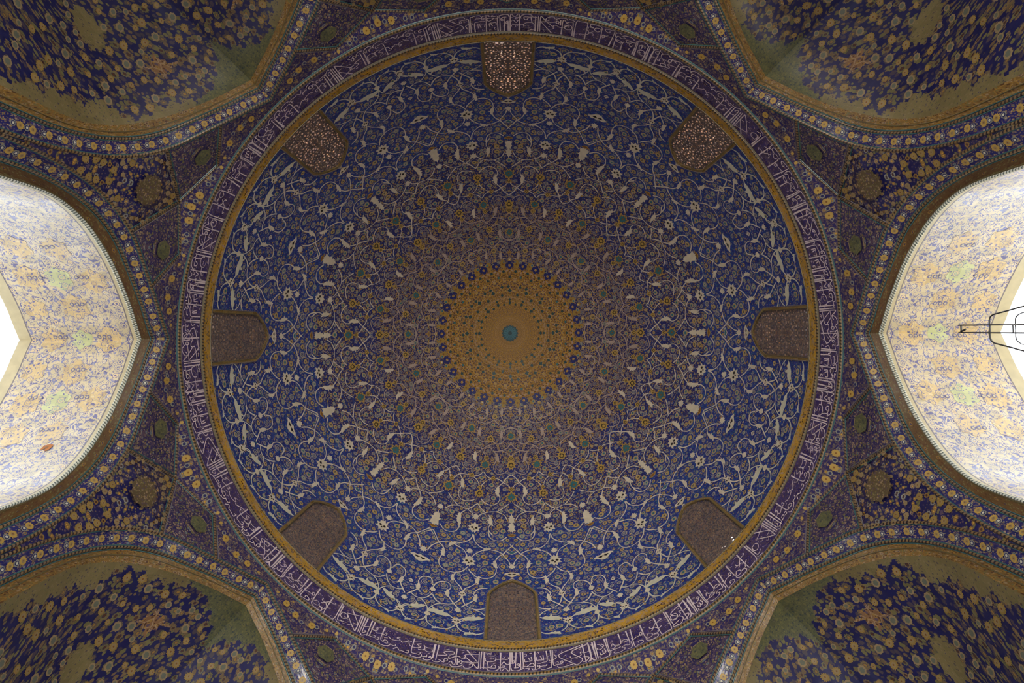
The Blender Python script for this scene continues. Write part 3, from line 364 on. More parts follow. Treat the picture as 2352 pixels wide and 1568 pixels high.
for t0, p0, kd, sz in TAB['f']:
    p0 = math.radians(p0); r = sz * px_m(p0) * 0.98; occ(t0, p0, r)
    both(t0, p0, lambda a, b, sg: flower(dm, *[dome_frame(a, b)[i] for i in (0, 1, 2, 3)], r, kd), 0.12)
    if sz > 5.0 and 1.0 < t0 < 21.5:       # a thin tendril curling round each larger rosette
        st_ = rng.uniform(0, 6.28); ar = r * 1.5
        def tendril(th_, ph_, sg):
            Pp, Nn, e1, e2 = dome_frame(th_, ph_); e2 = np.array([0, 0, 1.0]) - Nn * Nn[2]; e2 /= np.linalg.norm(e2); an = np.linspace(st_, st_ + 4.6, 22); rr_ = ar * np.linspace(1.0, 1.28, 22)
            Q = Pp + Nn * .008 - e1 * sg * (rr_ * np.cos(an))[:, None] + e2 * (rr_ * np.sin(an))[:, None]
            dm.ribbon(Q, np.tile(Nn, (22, 1)), .0125, 'rosecream' if ph_ > .5 else 'creamd')
        both(t0, p0, tendril, .3)
def palm(th_, ph_, sg, kd, r):
    Pp, Nn, e1, _ = dome_frame(th_, ph_); e2 = np.array([0, 0, 1.0]) - Nn * Nn[2]; e2 /= np.linalg.norm(e2)
    def lobed(pts, m, k, o): dm.blob(Pp + Nn * o, e1, e2, np.array(pts) * r * k, m)
    PAL = [(0, 1.25), (.22, .8), (.55, .85), (.5, .45), (.95, .3), (.62, -.02), (.85, -.45), (.4, -.42), (.2, -.85), (0, -.6), (-.2, -.85), (-.4, -.42), (-.85, -.45), (-.62, -.02), (-.95, .3), (-.5, .45), (-.55, .85), (-.22, .8)]
    WIDE = [(0, .55), (.3, .35), (.75, .42), (1.25, .12), (.8, -.1), (.45, -.42), (0, -.62), (-.45, -.42), (-.8, -.1), (-1.25, .12), (-.75, .42), (-.3, .35)]
    if kd == 'c': lobed(PAL, 'cream', 0.9, .015)
    elif kd == 'C': lobed([(x * .62, y * 1.1) for x, y in PAL], 'cream', 1.15, .015); lobed([(x * .9, y * .4 - .7) for x, y in PAL], 'cream', .9, .016)
    elif kd == 'd':
        lobed(PAL, 'cream', 1.0, .015)
        for x in (-.3, .3): lobed([(q[0] * .25 + x, q[1] * .22 + .08) for q in PAL], 'dark', 1.0, .019)
        lobed([(q[0] * .16, q[1] * .16 - .22) for q in PAL], 'dark', 1.0, .019)
    elif kd == 'D':
        lobed(WIDE, 'cream', 1.0, .015)
        for x in (-.33, .33): lobed([(q[0] * .26 + x, q[1] * .30 + .02) for q in WIDE], 'dark', 1.0, .019)
    elif kd == 't': lobed(PAL, 'yel', 1.08, .015); lobed(PAL, 'brown', .84, .017); lobed(PAL, 'teal', .72, .019); lobed([(x * .2, y * .2) for x, y in PAL], 'brown', 1, .021)
    elif kd == 'y':
        lobed(PAL, 'yel', 1.0, .015); lobed([(x * .55, y * .55) for x, y in PAL], 'dark', 1.0, .018); lobed([(x * .32, y * .32) for x, y in PAL], 'yel', 1.0, .020)
    elif kd == 'b':
        lobed(WIDE, 'yel', 1.0, .015); lobed([(x * .8, y * .62) for x, y in WIDE], 'brown', 1.0, .018)
    elif kd == 'f': lobed(WIDE, 'cream', 1.0, .015); lobed([(x * .7, y * .7) for x, y in WIDE], 'teal', 1.0, .018)
for t0, p0, kd, sz in TAB['p']:
    p0 = math.radians(p0); r = sz * px_m(p0) * (1.5 if kd in 'cCdD' else 1.6 if kd in 'ty' else 1.2); occ(t0, p0, r)
    if t0 < 0.8: t0 = 0.0
    if abs(t0 - 22.5) < 1.6: t0 = 22.5
    both(t0, p0, lambda a, b, sg: palm(a, b, sg, kd, r))
# medium and small blossoms in what is left of the wedge
def free(x, y, r, t0, p0):
    for ox, oy, orr, _, op in occupied:
        if abs(oy - y) < 0.9 and (ox - x) ** 2 + (oy - y) ** 2 < (orr + r) ** 2: return False
    return True
cnt = 0
for r0, tries, kinds in ((0.15, 500, 'tcgtyc'), (0.10, 1500, 'tcgyc'), (0.062, 4200, 'ycgyc')):
    for _ in range(tries):
        p0 = rng.uniform(0.02, PHM - 0.02); t0 = rng.uniform(0.0, 22.5)
        if rng.random() > math.cos(p0) + 0.1: continue
        r = r0 * (1.0 if p0 < 0.6 else 0.88); x = math.radians(t0) * A * math.cos(p0); y = p0 * HD
        if x < r * 1.1 and x > 0.02: continue
        if math.radians(22.5 - t0) * A * math.cos(p0) < r * 1.1: continue
        if near_window(math.radians(t0), p0, r + 0.08) or not free(x, y, r + 0.018, t0, p0): continue
        occ(t0, p0, r); kd = rng.choice(kinds); cnt += 1
        if r0 > 0.08: both(t0, p0, lambda a, b, sg: flower(dm, *[dome_frame(a, b)[i] for i in (0, 1, 2, 3)], r, kd))
        else:
            def dot(a, b, sg):
                Pp, Nn, e1, e2 = dome_frame(a, b)
                dm.star(Pp + Nn * .012, e1, e2, r, {'y': 'yel', 'c': 'creamd' if p0 < .85 else 'roseflower', 'g': 'grey'}[kd], 5, .6); dm.star(Pp + Nn * .016, e1, e2, r * .38, 'dark' if kd == 'y' else 'navy', 4, .8)
            both(t0, p0, dot)
dome = dm.build('ceiling', kind='structure', label='high blue tiled dome covered in cream arabesque vines and small flowers', category='dome')
# medallion at the crown, a part of the dome
md = MB()
ph = np.linspace(PHM, math.pi / 2 - 0.035, 26); th = np.linspace(0, 2 * math.pi, 257)
TH, PH = np.meshgrid(th, ph, indexing='ij'); P, N = dome_pt(TH, PH, 0.03)
fold = np.abs((TH + math.pi / 32) % (math.pi / 16) - math.pi / 32)
md.grid(P, 'medallion', np.stack([fold * 4.6, -4.6 * np.log(np.maximum(np.cos(PH) * A, .3))], -1))
def mstar(rpx, a, r, m, n=4, dip=.6, o=.012, sy=1.0, rot=0.):
    p_ = ph_of_px(rpx); Pp, Nn, e1, e2 = dome_frame(a, p_); md.star(Pp + Nn * (.03 + o), e1, e2, r, m, n, dip, sy=sy, rot=rot)
for k in range(32):
    a = k * math.pi / 16
    for da, dr in ((-.036, 0), (.036, 0), (0, 6), (0, -6)): mstar(158 + dr, a + da, .12, 'medblue', 6, .85)
    mstar(157, a, .09, 'medallion', 5, .7, .016); mstar(170, a, .10, 'yel', 8, .8, -.01); mstar(170, a, .04, 'cream', 5, .7, -.006)
    b = a + math.pi / 32
    for q, dr in ((-.034, 0), (.034, 0), (0, 7), (0, -7), (0, 0)): mstar(158 + dr, b + q, .15, 'medyel', 6, .7, -.015)
    mstar(160, b, .08, 'brown', 4, .6, .0); mstar(143, b, .12, 'deepteal', 4, .5)
    mstar(130, a, .10, 'teal' if k % 2 else 'deepteal', 4, .55); mstar(108, a + .03 * (1 if k % 2 else -1), .115, 'deepteal', 4, .62)
    mstar(120, b, .10, 'yel', 6, .6); mstar(98, b, .075, 'yel', 6, .6)
for k in range(16):
    a = k * math.pi / 8
    mstar(99, a, .14, 'deepteal', 4, .6); mstar(89, a + math.pi / 16, .11, 'deepteal', 4, .6); mstar(78, a, .10, 'deepteal', 4, .6)
    mstar(70, a, .12, 'deepteal', 4, .6); mstar(67, a + math.pi / 16, .09, 'deepteal', 4, .6)
md.build('crown_medallion', dome, label='round gold and purple starburst medallion at the crown')
bs = MB()
for k, (r, m) in enumerate(((.52, 'deepteal'), (.44, 'teal'), (.13, 'deepteal'))):
    bs.star((0, 0, Z0 + HD - .05 - .02 * k), np.array([1., 0, 0]), np.array([0, 1., 0]), r, m, 16, .86)
for k in range(16):
    a = k * math.pi / 8; d = np.array([math.cos(a), math.sin(a), 0]); q = np.array([-d[1], d[0], 0])
    bs.add([d * .08 + (0, 0, Z0 + HD - .12), d * .42 + q * .02 + (0, 0, Z0 + HD - .10), d * .42 - q * .02 + (0, 0, Z0 + HD - .10)], [(0, 1, 2)], 'deepteal')
bs.build('crown_rosette', dome, label='small turquoise rosette at the very centre of the medallion')

# ------------------------------------------------------------------ drum bands
def cyl(mb, z0, z1, mat, r=A, nz=2, n=512, mirror=True):
    th = np.linspace(0, 2 * math.pi, n + 1); z = np.linspace(z0, z1, nz); TH, ZZ = np.meshgrid(th, z, indexing='ij')
    P = np.stack([r * np.cos(TH), r * np.sin(TH), ZZ], -1)
    u = mirror_th(TH) * r if mirror else TH * r
    mb.grid(P, mat, np.stack([u, ZZ], -1))
def ring_line(z, r=A, n=1024):
    th = np.linspace(0, 2 * math.pi, n + 1); return np.stack([r * np.cos(th), r * np.sin(th), z + 0 * th], 1), np.stack([-np.cos(th), -np.sin(th), 0 * th], 1)
b = MB(); cyl(b, 21.93, 22.42, 'gold'); P, N = ring_line(22.40); b.half_round(P, N, .022, .02, 'olivedge')
b.build('trim_1', kind='structure', label='gold floral band running round the foot of the dome', category='trim')
b = MB(); cyl(b, 21.64, 21.93, 'olivedge', mirror=False); P, N = ring_line(21.80); b.half_round(P, N, .075, .05, 'rope'); P, N = ring_line(21.69); b.half_round(P, N, .02, .02, 'olivedge')
b.build('trim_2', kind='structure', label='beaded rope moulding between the gold band and the inscription', category='trim')
b = MB(); cyl(b, 20.40, 21.64, 'script'); sc = b.build('trim_3', kind='structure', label='dark blue inscription band circling below the dome', category='inscription')
lt = MB()
def stroke(pts, dth, flip=1):
    pts = np.array(pts, float); sm = smooth_line(pts, 4) if len(pts) > 2 else smooth_line(pts)
    a = math.pi / 2 - np.radians(sm[:, 0] * flip + dth); r = A - .014
    P = np.stack([r * np.cos(a), r * np.sin(a), np.clip(sm[:, 1], 20.42, 21.62)], 1); N = np.stack([-np.cos(a), -np.sin(a), 0 * a], 1)
    L = np.linalg.norm(np.diff(P, axis=0), axis=1).sum(); tall = abs(sm[0, 1] - sm[-1, 1]) > .5
    w = np.full(len(P), .0165 if L > .25 else .010)
    if tall:
        tt = (sm[:, 1] - sm[:, 1].min()) / np.ptp(sm[:, 1]); w = .015 + .012 * np.clip(tt * 1.6 - .6, 0, 1)
    lt.ribbon(P, N, w, 'letter')
quarters = {i: [s_ for s_ in TAB['let'] if -31.5 + 21 * i <= np.mean([q[0] for q in s_]) < -31.5 + 21 * (i + 1)] for i in range(3)}
order = [(0, 1, 2), (2, 0, 1), (1, 2, 0), (2, 1, 0), (0, 2, 1), (1, 0, 2)]
for k in range(6):
    for slot, qi in enumerate(order[k]):
        for s_ in quarters[qi]: stroke([(q[0] - (-21 + 21 * qi) * 1.0 if k else q[0] , q[1]) for q in s_], k * 60 + ((-20 + 20 * slot) if k else 0))
for k in range(240):   # vowel marks
    a = rng.uniform(0, 360); z = rng.uniform(20.5, 21.5); s_ = rng.uniform(.25, .5)
    stroke([(0, z), (s_, z + rng.uniform(-.04, .06))], a)
lt.build('lettering', sc, label='white flowing Arabic lettering with tall uprights')
b = MB(); cyl(b, 20.10, 20.40, 'olivedge', mirror=False); P, N = ring_line(20.25); b.half_round(P, N, .085, .055, 'rope'); P, N = ring_line(20.12); b.half_round(P, N, .022, .03, 'tealline')
P, N = ring_line(20.38); b.half_round(P, N, .02, .02, 'fillet')
b.build('trim_4', kind='structure', label='beaded rope moulding under the inscription band', category='trim')

# ------------------------------------------------------------------ dome windows
def wpt(w, s_, off=0.0):
    ph_ = s_ / HD; a = w / (A * math.cos(ph_)); return dome_pt(a, ph_, off)
def make_window(opened=()):
    fr = MB(); ol = win_outline(0.0); il = win_outline(-0.12)
    def dens(l):
        out = []
        for (a, b_) in zip(l[:-1], l[1:]):
            for t in np.linspace(0, 1, 5, endpoint=False): out.append((a[0] * (1 - t) + b_[0] * t, a[1] * (1 - t) + b_[1] * t))
        return out + [l[-1]]
    ol, il = dens(ol), dens(il); rows = []; uvs = []
    Ls = np.concatenate([[0], np.cumsum([math.dist(p, q) for p, q in zip(ol[:-1], ol[1:])])])
    for src, off, v in ((ol, 0.0, 0), (ol, .05, .05), (il, .05, .2), (il, -.5, .7)):
        rows.append(np.array([wpt(w, max(s_, -.02), off)[0] for w, s_ in src])); uvs.append(np.stack([Ls, Ls * 0 + v], 1))
    fr.grid(np.stack(rows), 'winframe', np.stack(uvs))
    for src, m in ((ol, 'fillet'), (il, 'olivedge')):
        Pn = [wpt(w, max(s_, 0.0), .05) for w, s_ in src]; fr.half_round(np.array([p[0] for p in Pn]), np.array([p[1] for p in Pn]), .018, .015, m)
    root = fr.build('window', kind='structure', category='window')
    # pierced lattice
    rs = random.Random(3); la = MB(); nx, ny = 76, 156; cw = 2.10 / nx; ch = 4.2 / ny
    holes = []
    for _ in range(1500):
        x = rs.uniform(0.0, 1.0); y = rs.uniform(0.12, 4.05); r = rs.uniform(.022, .044)
        if all((x - q[0]) ** 2 + (y - q[1]) ** 2 > (r + q[2] + .045) ** 2 for q in holes) and (x > r + .03 or x < .01): holes.append((x, y, r, rs.uniform(0, 3.14)))
    open_l = [(w, s_, .07) for w, s_ in opened]; open_s = [(w * 1.04, s_ + .86, .13) for w, s_ in opened]
    V = []; U = []
    for i in range(nx + 1):
        for j in range(ny + 1):
            w = -1.05 + i * cw; s_ = j * ch; V.append(wpt(w, s_, -.06)[0]); U.append((abs(w), s_))
    fs = []
    for i in range(nx):
        for j in range(ny):
            w = -1.05 + (i + .5) * cw; s_ = (j + .5) * ch
            if abs(w) > win_half(s_, -.05): continue
            hit = any((w - q[0]) ** 2 + (s_ - q[1]) ** 2 < q[2] ** 2 for q in open_l)
            for hx, hy, hr, ha in holes:
                dx = abs(w) - hx; dy = s_ - hy
                if abs(dx) < .1 and abs(dy) < .1:
                    c, q = math.cos(ha), math.sin(ha); ex = dx * c + dy * q; ey = -dx * q + dy * c
                    if (ex / 1.35) ** 2 + ey ** 2 < hr * hr: hit = True; break
            if not hit: a0 = i * (ny + 1) + j; fs.append((a0, a0 + ny + 1, a0 + ny + 2, a0 + 1))
    la.add(V, fs, 'lattice', U)
    P0, N0, e1, e2 = dome_frame(0, .16 / 1); 
    lo = la.build('lattice', root, label='pierced faience lattice')
    md_ = lo.modifiers.new('thickness', 'SOLIDIFY'); md_.thickness = 0.07; md_.offset = 0
    sp = MB()    # outer screen with a few open holes
    g1 = np.array([[wpt(w, s_, -.48)[0] for s_ in np.linspace(-.1, 4.4, 60)] for w in np.linspace(-1.1, 1.1, 45)]); kp = [[not any((-1.075 + .05 * i - q[0]) ** 2 + (-.062 + .0763 * j - q[1]) ** 2 < q[2] ** 2 for q in open_s) for j in range(59)] for i in range(44)]
    sp.grid(g1, 'screen', np.zeros((45, 60, 2)), kp); so = sp.build('outer_screen', root, label='dim outer screen behind the lattice')
    return root, lo, so
wroot, wlat, wscr = make_window()
WLAB = {0: 'arched lattice window in the dome nearest the hall with the metal stand', 1: 'arched lattice window at lower right with four bright pinholes near its sill',
        2: 'greyish unlit lattice window at the bottom of the dome with ochre border and turquoise motif', 3: 'unlit arched lattice window at the lower left of the dome',
        4: 'arched lattice window glinting pink at the far left of the dome', 5: 'arched lattice window with pink glints at the upper left of the dome',
        6: 'arched lattice window at the top of the dome with two white openings at its sill', 7: 'arched lattice window with dense bright glints at the upper right of the dome'}
for k in range(8):
    if k == 0: r_ = wroot
    elif k == 1: r_ = make_window(((-.46, .35), (-.41, .12), (.09, .38), (-.05, .32)))[0]
    elif k == 6: r_ = make_window(((-.23, .22), (-.43, .22)))[0]
    else:
        r_ = wroot.copy(); S.collection.objects.link(r_)
        for c in (wlat, wscr):
            d = c.copy(); S.collection.objects.link(d); d.parent = r_
    r_.name = 'window_%d' % (k + 1); r_.rotation_euler = (0, 0, k * math.pi / 4)
    r_['label'] = WLAB[k]; r_['group'] = 'lattice windows round the foot of the dome'

# ------------------------------------------------------------------ arches of the octagon
OUT = [(0, 19.62), (.55, 19.28), (1.2, 18.92), (2.36, 18.22), (3.1, 17.72), (3.7, 17.02), (4.12, 16.2), (4.38, 15.3), (4.52, 14.4), (4.60, 13.4), (4.63, 12.0)]
MID = [(0, 18.80), (.5, 18.50), (1.1, 18.18), (2.12, 17.50), (2.82, 16.98), (3.34, 16.35), (3.70, 15.6), (3.92, 14.8), (4.03, 14.0), (4.07, 13.1), (4.08, 12.0)]
INN = [(0, 18.12), (.5, 17.85), (1.02, 17.58), (1.95, 16.95), (2.55, 16.40), (3.02, 15.85), (3.34, 15.3), (3.55, 14.75), (3.64, 14.2), (3.67, 13.4), (3.67, 12.0)]
def prof(L, n=60):
    t = np.linspace(0, len(L) - 1, n); sm = smooth_line(L, 12); idx = np.linspace(0, len(sm) - 1, n); i0 = np.floor(idx).astype(int); i1 = np.minimum(i0 + 1, len(sm) - 1); f = (idx - i0)[:, None]
    h = sm[i0] * (1 - f) + sm[i1] * f; h[0] = L[0]
    return np.vstack([h[::-1] * (-1, 1), h[1:]])       # from left foot over the point to the right foot
UM, UI = A + .32, A + .57            # the borders step back into the wall
PO, PM_, PI = prof(OUT), prof(MID) * (UM / A), prof(INN) * (UI / A)
FOOT = 3.67 * UI / A
def side(k): a = k * math.pi / 4; return np.array([math.cos(a), math.sin(a), 0]), np.array([-math.sin(a), math.cos(a), 0])
def loc(k, v, u, z): n, t = side(k); v = np.asarray(v, float); u = np.asarray(u, float) + 0 * v; z = np.asarray(z, float) + 0 * v; return v[..., None] * t + u[..., None] * n + z[..., None] * np.array([0, 0, 1.0])
def alen(P): return np.concatenate([[0], np.cumsum(np.linalg.norm(np.diff(P, axis=0), axis=1))])
def arch_bay(k, name, lab, cat, extra=None):
    n, t = side(k); mb = MB(); L = alen(PO); L = np.abs(L - L[-1] / 2)
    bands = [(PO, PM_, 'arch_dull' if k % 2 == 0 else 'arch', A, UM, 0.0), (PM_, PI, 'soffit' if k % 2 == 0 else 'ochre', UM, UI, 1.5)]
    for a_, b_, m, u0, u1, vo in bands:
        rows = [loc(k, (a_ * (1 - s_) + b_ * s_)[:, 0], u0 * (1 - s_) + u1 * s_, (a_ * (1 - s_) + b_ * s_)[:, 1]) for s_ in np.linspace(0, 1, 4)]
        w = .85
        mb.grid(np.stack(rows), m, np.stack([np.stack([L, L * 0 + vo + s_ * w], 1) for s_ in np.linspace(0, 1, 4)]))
    if extra: extra(mb)
    root = mb.build(name, kind='structure', label=lab, category=cat)
    # rosettes of the flower band
    rs = MB(); C = (PO + PM_) / 2; Lc = alen(C); half = Lc[-1] / 2; s0 = 0.0; i = 0
    CO, CM = loc(k, PO[:, 0], A, PO[:, 1]), loc(k, PM_[:, 0], UM, PM_[:, 1]); CC = (CO + CM) / 2; TT = np.gradient(CC, axis=0)
    while s0 < half - .3:
        for sg in ((1, -1) if i else (1,)):
            j = int(np.argmin(np.abs(Lc - (half + sg * s0)))); e1 = TT[j] / np.linalg.norm(TT[j]); e2 = CM[j] - CO[j]; e2 /= np.linalg.norm(e2); e2 -= e1 * (e1 @ e2); e2 /= np.linalg.norm(e2)
            nn = np.cross(e1, e2); nn = -nn if nn @ n > 0 else nn; p = CC[j] + nn * .016
            for kk_, (r_, m_, n_) in enumerate(((.105, 'yel', 11), (.05, 'sq_sand', 8), (.02, 'brown', 6)) if i % 2 == 0 else ((.085, 'grey', 7), (.06, 'navy', 7), (.035, 'creamp', 6))):
                rs.star(p + nn * .004 * kk_, e1, e2, r_, m_, n_, .82)
        s0 += .225; i += 1
    rs.build('rosette_row', root, label='row of yellow and grey rosettes')
    rp = MB()
    E3 = [loc(k, PO[:, 0], A, PO[:, 1]), loc(k, PM_[:, 0], UM, PM_[:, 1]), loc(k, PI[:, 0], UI, PI[:, 1])]
    def norm3(i0): 
        T_ = np.gradient(E3[i0], axis=0); N_ = np.cross(T_, E3[i0 + 1] - E3[i0]); N_ /= np.linalg.norm(N_, axis=1)[:, None]; return np.where((N_ @ n)[:, None] > 0, -N_, N_)
    NA, NB = norm3(0), norm3(1)
    rp.half_round(E3[0], NA, .045, .045, 'ropearch'); rp.half_round(E3[1], NA, .045, .045, 'ropearch')
    for i0, s_, m in ((0, .10, 'tealline'), (0, .90, 'tealline'), (1, .16, 'tealline'), (1, .86 if k % 2 == 0 else .5, 'olivedge')):
        rp.half_round(E3[i0] * (1 - s_) + E3[i0 + 1] * s_, (NA, NB)[i0], .017, .022, m, 3)
    Q = PO + (PO - prof(MID)) * .12; rp.half_round(loc(k, Q[:, 0], A, Q[:, 1]), np.tile(-n, (len(Q), 1)), .017, .022, 'tealline', 3)
    rp.build('rope_moulding', root, label='twisted rope mouldings edging the arch')
    return root
VEND = 14.9 * UI / A
def vault_uv(P, x): L = alen(P); L = np.abs(L - L[-1] / 2); return np.stack([np.stack([L, L * 0 + xx], 1) for xx in x])
def make_vault(k, lab, medallions=True):
    n, t = side(k); vb = MB(); PV = PI.copy(); PV = np.vstack([[(-FOOT, -EYE)], PV, [(FOOT, -EYE)]])
    x = np.array([UI, UI + .18, UI + .22, VEND - .42, VEND - .38, VEND]); mats = ['vault_edge', 'fillet', 'vault', 'fillet', 'vault_edge']
    xs = lambda a, b_: np.linspace(a, b_, 5)
    L = alen(PV); L = np.abs(L - L[-1] / 2)
    for q in range(5):
        rows = [loc(k, PV[:, 0], xx, PV[:, 1]) for xx in xs(x[q], x[q + 1])]
        vb.grid(np.stack(rows), mats[q], np.stack([np.stack([L, L * 0 + xx], 1) for xx in xs(x[q], x[q + 1])]))
    # outer face of the hall
    def on(s_, xx, off=.012):      # s_ = distance along the profile from the ridge
        v = np.interp(L0 / 2 + s_, Lr, PI[:, 0]); z = np.interp(L0 / 2 + s_, Lr, PI[:, 1]); v2 = np.interp(L0 / 2 + s_ + .02, Lr, PI[:, 0]); z2 = np.interp(L0 / 2 + s_ + .02, Lr, PI[:, 1])
        tt = np.array([v2 - v, z2 - z]); tt /= np.linalg.norm(tt); nn = np.array([tt[1], -tt[0]]);
        if nn[1] > 0: nn = -nn
        e = t * tt[0] + np.array([0, 0, tt[1]]); N = t * nn[0] + np.array([0, 0, nn[1]]); return loc(k, v, xx, z) + N * off, n, e, N
    Lr = alen(PI); L0 = Lr[-1]
    if medallions:
        for s_, xx, r, m in ((0, 12.75, .50, 'vault_yellow'), (0, 13.6, .40, 'vault_green'), (0, 14.5, .48, 'vault_yellow'), (1.15, 13.5, .50, 'vault_yellow'), (2.05, 12.6, .48, 'vault_yellow'),
                             (2.15, 13.6, .46, 'vault_green'), (2.2, 14.5, .5, 'vault_yellow'), (1.1, 14.75, .42, 'vault_yellow'), (3.2, 13.2, .46, 'vault_yellow'), (3.3, 14.3, .5, 'vault_yellow')):
            for sg in ((1, -1) if s_ else (1,)):
                if sg == 1: r *= .8
                ring = [(r * (1 - .13 * math.cos(6 * a)) * math.cos(a), r * (1 - .13 * math.cos(6 * a)) * math.sin(a)) for a in np.linspace(0, 2 * math.pi, 49)]
                for half in (((1,), (-1,)) if s_ == 0 else ((0,),)):
                    pts = [p for p in ring if half[0] == 0 or p[1] * half[0] >= -1e-6] if half[0] else ring
                    if half[0] == -1: pts = [p for p in ring[24:]]
                    if half[0] == 1: pts = [p for p in ring[:25]]
                    rws = [[on(s_ * sg + q[1] * f, xx + q[0] * f, .007)[0] for q in pts] for f in (.01, .33, .66, 1.0)]
                    vb.grid(np.array(rws), m, np.array([[(s_ + q[1] * f, xx + q[0] * f) for q in pts] for f in (.01, .33, .66, 1.0)]))
        for s_, xx in [(s_, xx) for s_ in (0, 1.15, 2.1, 3.2) for xx in ((12.9, 14.3) if s_ in (0, 2.1) else (13.4,))]:
            for sg in ((1, -1) if s_ else (1,)):
                for dx in (-.16, .16, 0):
                    P_, e1, e2, N = on(s_ * sg + .10, xx + dx, .014); vb.star(P_, e1, e2, .07, 'vaultblue', 8, .85); vb.star(P_ + N * .004, e1, e2, .042, 'vault_edge', 8, .8)
    if k == 4:   # bare brick where tiles have come away, its shadow painted as a brown spot
        P_, e1, e2, N = on(*BARE, .02); vb.blob(P_, e1, e2, [(-.12, -.05), (-.02, -.10), (.0, .0), (.13, -.06), (.10, .10), (-.05, .16), (-.16, .12)], 'orange'); vb.blob(P_ + N * .004, e1, e2, [(-.02, .0), (.05, .0), (.02, .06), (-.06, .07)], 'brown')
    vo = vb.build('vault_%s' % {0: 'right', 4: 'left', 6: 'top'}[k], kind='structure', label=lab, category='vault')
    rp = MB(); Pe = PI * (.995, 1) - (0, .01); P = loc(k, Pe[:, 0], UI - .03, Pe[:, 1]); nn = np.tile(-n, (len(P), 1)); rp.half_round(P, nn, .035, .03, 'ropevault')
    nn2 = np.stack([on(s_, 12, 0)[3] for s_ in Lr - L0 / 2]); P = loc(k, PI[:, 0], UI + .04, PI[:, 1]); rp.half_round(P, nn2, .03, .03, 'ropevault')
    rp.build('rope_moulding', vo, label='pale turquoise twisted rope edging the vault')
    return vo
BARE = (-3.77, 13.04)

def low_wall(k, opening):
    """plain lower part of a chamber wall, with or without its opening"""
    def fn(mb):
        zt = 20.2; u = A + .03
        for sg in (1, -1):
            vs = np.array([3.67, A + .05]) * sg
            for z0, z1, va in ((-EYE, 12.0, 3.67), (12.0, zt, 4.60)):
                Pp = loc(k, np.array([[va * sg, A * sg + .05 * sg]] * 2), u, np.array([[z0, z0], [z1, z1]])); mb.grid(Pp, 'wall', np.array([[[va, z0], [A, z0]], [[va, z1], [A, z1]]]))
        for sg in (1, -1):    # reveals of the opening and the ledges under the arch borders
            mb.grid(loc(k, np.array([[3.67 * sg, FOOT * sg]] * 2), np.array([[u, UI + .02]] * 2), np.array([[-EYE] * 2, [12.0] * 2])), 'wall', np.array([[[0, -EYE], [.6, -EYE]], [[0, 12], [.6, 12]]]))
            mb.grid(loc(k, np.array([[3.67 * sg, 4.75 * sg], [3.67 * sg, 4.75 * sg]]), np.array([[A, A], [UI + .05, UI + .05]]), np.array([[12.02] * 2] * 2)), 'wall', np.array([[[0, 0], [1, 0]], [[0, .6], [1, .6]]]))
        Pt = [(v, z) for v, z in PO] ; top = np.stack([loc(k, PO[:, 0], u, PO[:, 1]), loc(k, PO[:, 0], u, np.full(len(PO), zt))]); mb.grid(top, 'pend', np.stack([PO, np.stack([PO[:, 0], np.full(len(PO), zt)], 1)]))
        if not opening:    # shallow niche closed by a back wall
            PV = np.vstack([[(-FOOT, -EYE)], PI, [(FOOT, -EYE)]]); L = alen(PV); rows = np.stack([loc(k, PV[:, 0], xx, PV[:, 1]) for xx in (UI, A + 1.5)]); mb.grid(rows, 'wall', np.stack([np.stack([L, L * 0 + xx], 1) for xx in (0, 1.5)]))
            mb.grid(np.stack([loc(k, PV[:, 0], A + 1.5, PV[:, 1]), loc(k, PV[:, 0] * .0, A + 1.5, PV[:, 1] * 0 - EYE)]), 'wall', np.stack([PV, PV * 0]))
    return fn
arch_bay(0, 'wall_right', 'right wall arch with dark soffit framing the bright hall and the metal stand', 'wall', low_wall(0, True))
arch_bay(4, 'wall_left', 'left wall arch with dark soffit framing the bright vault with a bare orange patch', 'wall', low_wall(4, True))
arch_bay(6, 'wall_top', 'wall arch above the frame at the top side of the dome', 'wall', low_wall(6, True))
arch_bay(2, 'wall_bottom', 'wall arch below the frame at the bottom side of the dome', 'wall', low_wall(2, False))
make_vault(4, 'bright cream vault with yellow medallions seen through the left arch')
make_vault(0, 'bright cream and blue vault behind the metal stand through the right arch')
make_vault(6, 'vault over the entrance at the top side', False)

# ------------------------------------------------------------------ squinches
SQ = {'oval': (0.585, 0.425, 0.075, 0.085), 'brown': (0.315, 0.27, 0.05, 0.05)}
def squinch_pt(k, tt, kk, off=0.0):
    """tt -1..1 along the arch from foot to foot (0 = crown), kk 0..1 depth towards the corner"""
    def raw(a, b_):
        i = (a + 1) / 2 * (len(PI) - 1); v = np.interp(i, np.arange(len(PI)), PI[:, 0]); z = np.interp(i, np.arange(len(PI)), PI[:, 1])
        return np.array([v * (1 - b_), UI + 4.09 * b_, 11.0 + (z - 11.0) * math.cos(b_ * 1.35)])
    p = raw(tt, kk)
    e = 1e-3; s1 = 1 if tt >= 0 else -1
    da = (raw(np.clip(tt + e * s1, -1, 1), kk) - p) * s1; db = raw(tt, min(kk + e, 1)) - p if kk < .99 else p - raw(tt, kk - e)
    n3 = np.cross(da, db); n3 /= np.linalg.norm(n3) + 1e-12
    if n3[1] > 0 and abs(n3[1]) > .05 or (abs(n3[1]) <= .05 and n3[2] > 0): n3 = -n3
    if abs(tt) < 1e-6: n3[0] = 0; n3 /= np.linalg.norm(n3)
    n, t = side(k); tow = lambda q: t * q[0] + n * q[1] + np.array([0, 0, q[2]])
    Nw = tow(n3); d1 = tow(da / (np.linalg.norm(da) + 1e-12)); return tow(p) + Nw * off, Nw, d1, np.cross(Nw, d1)
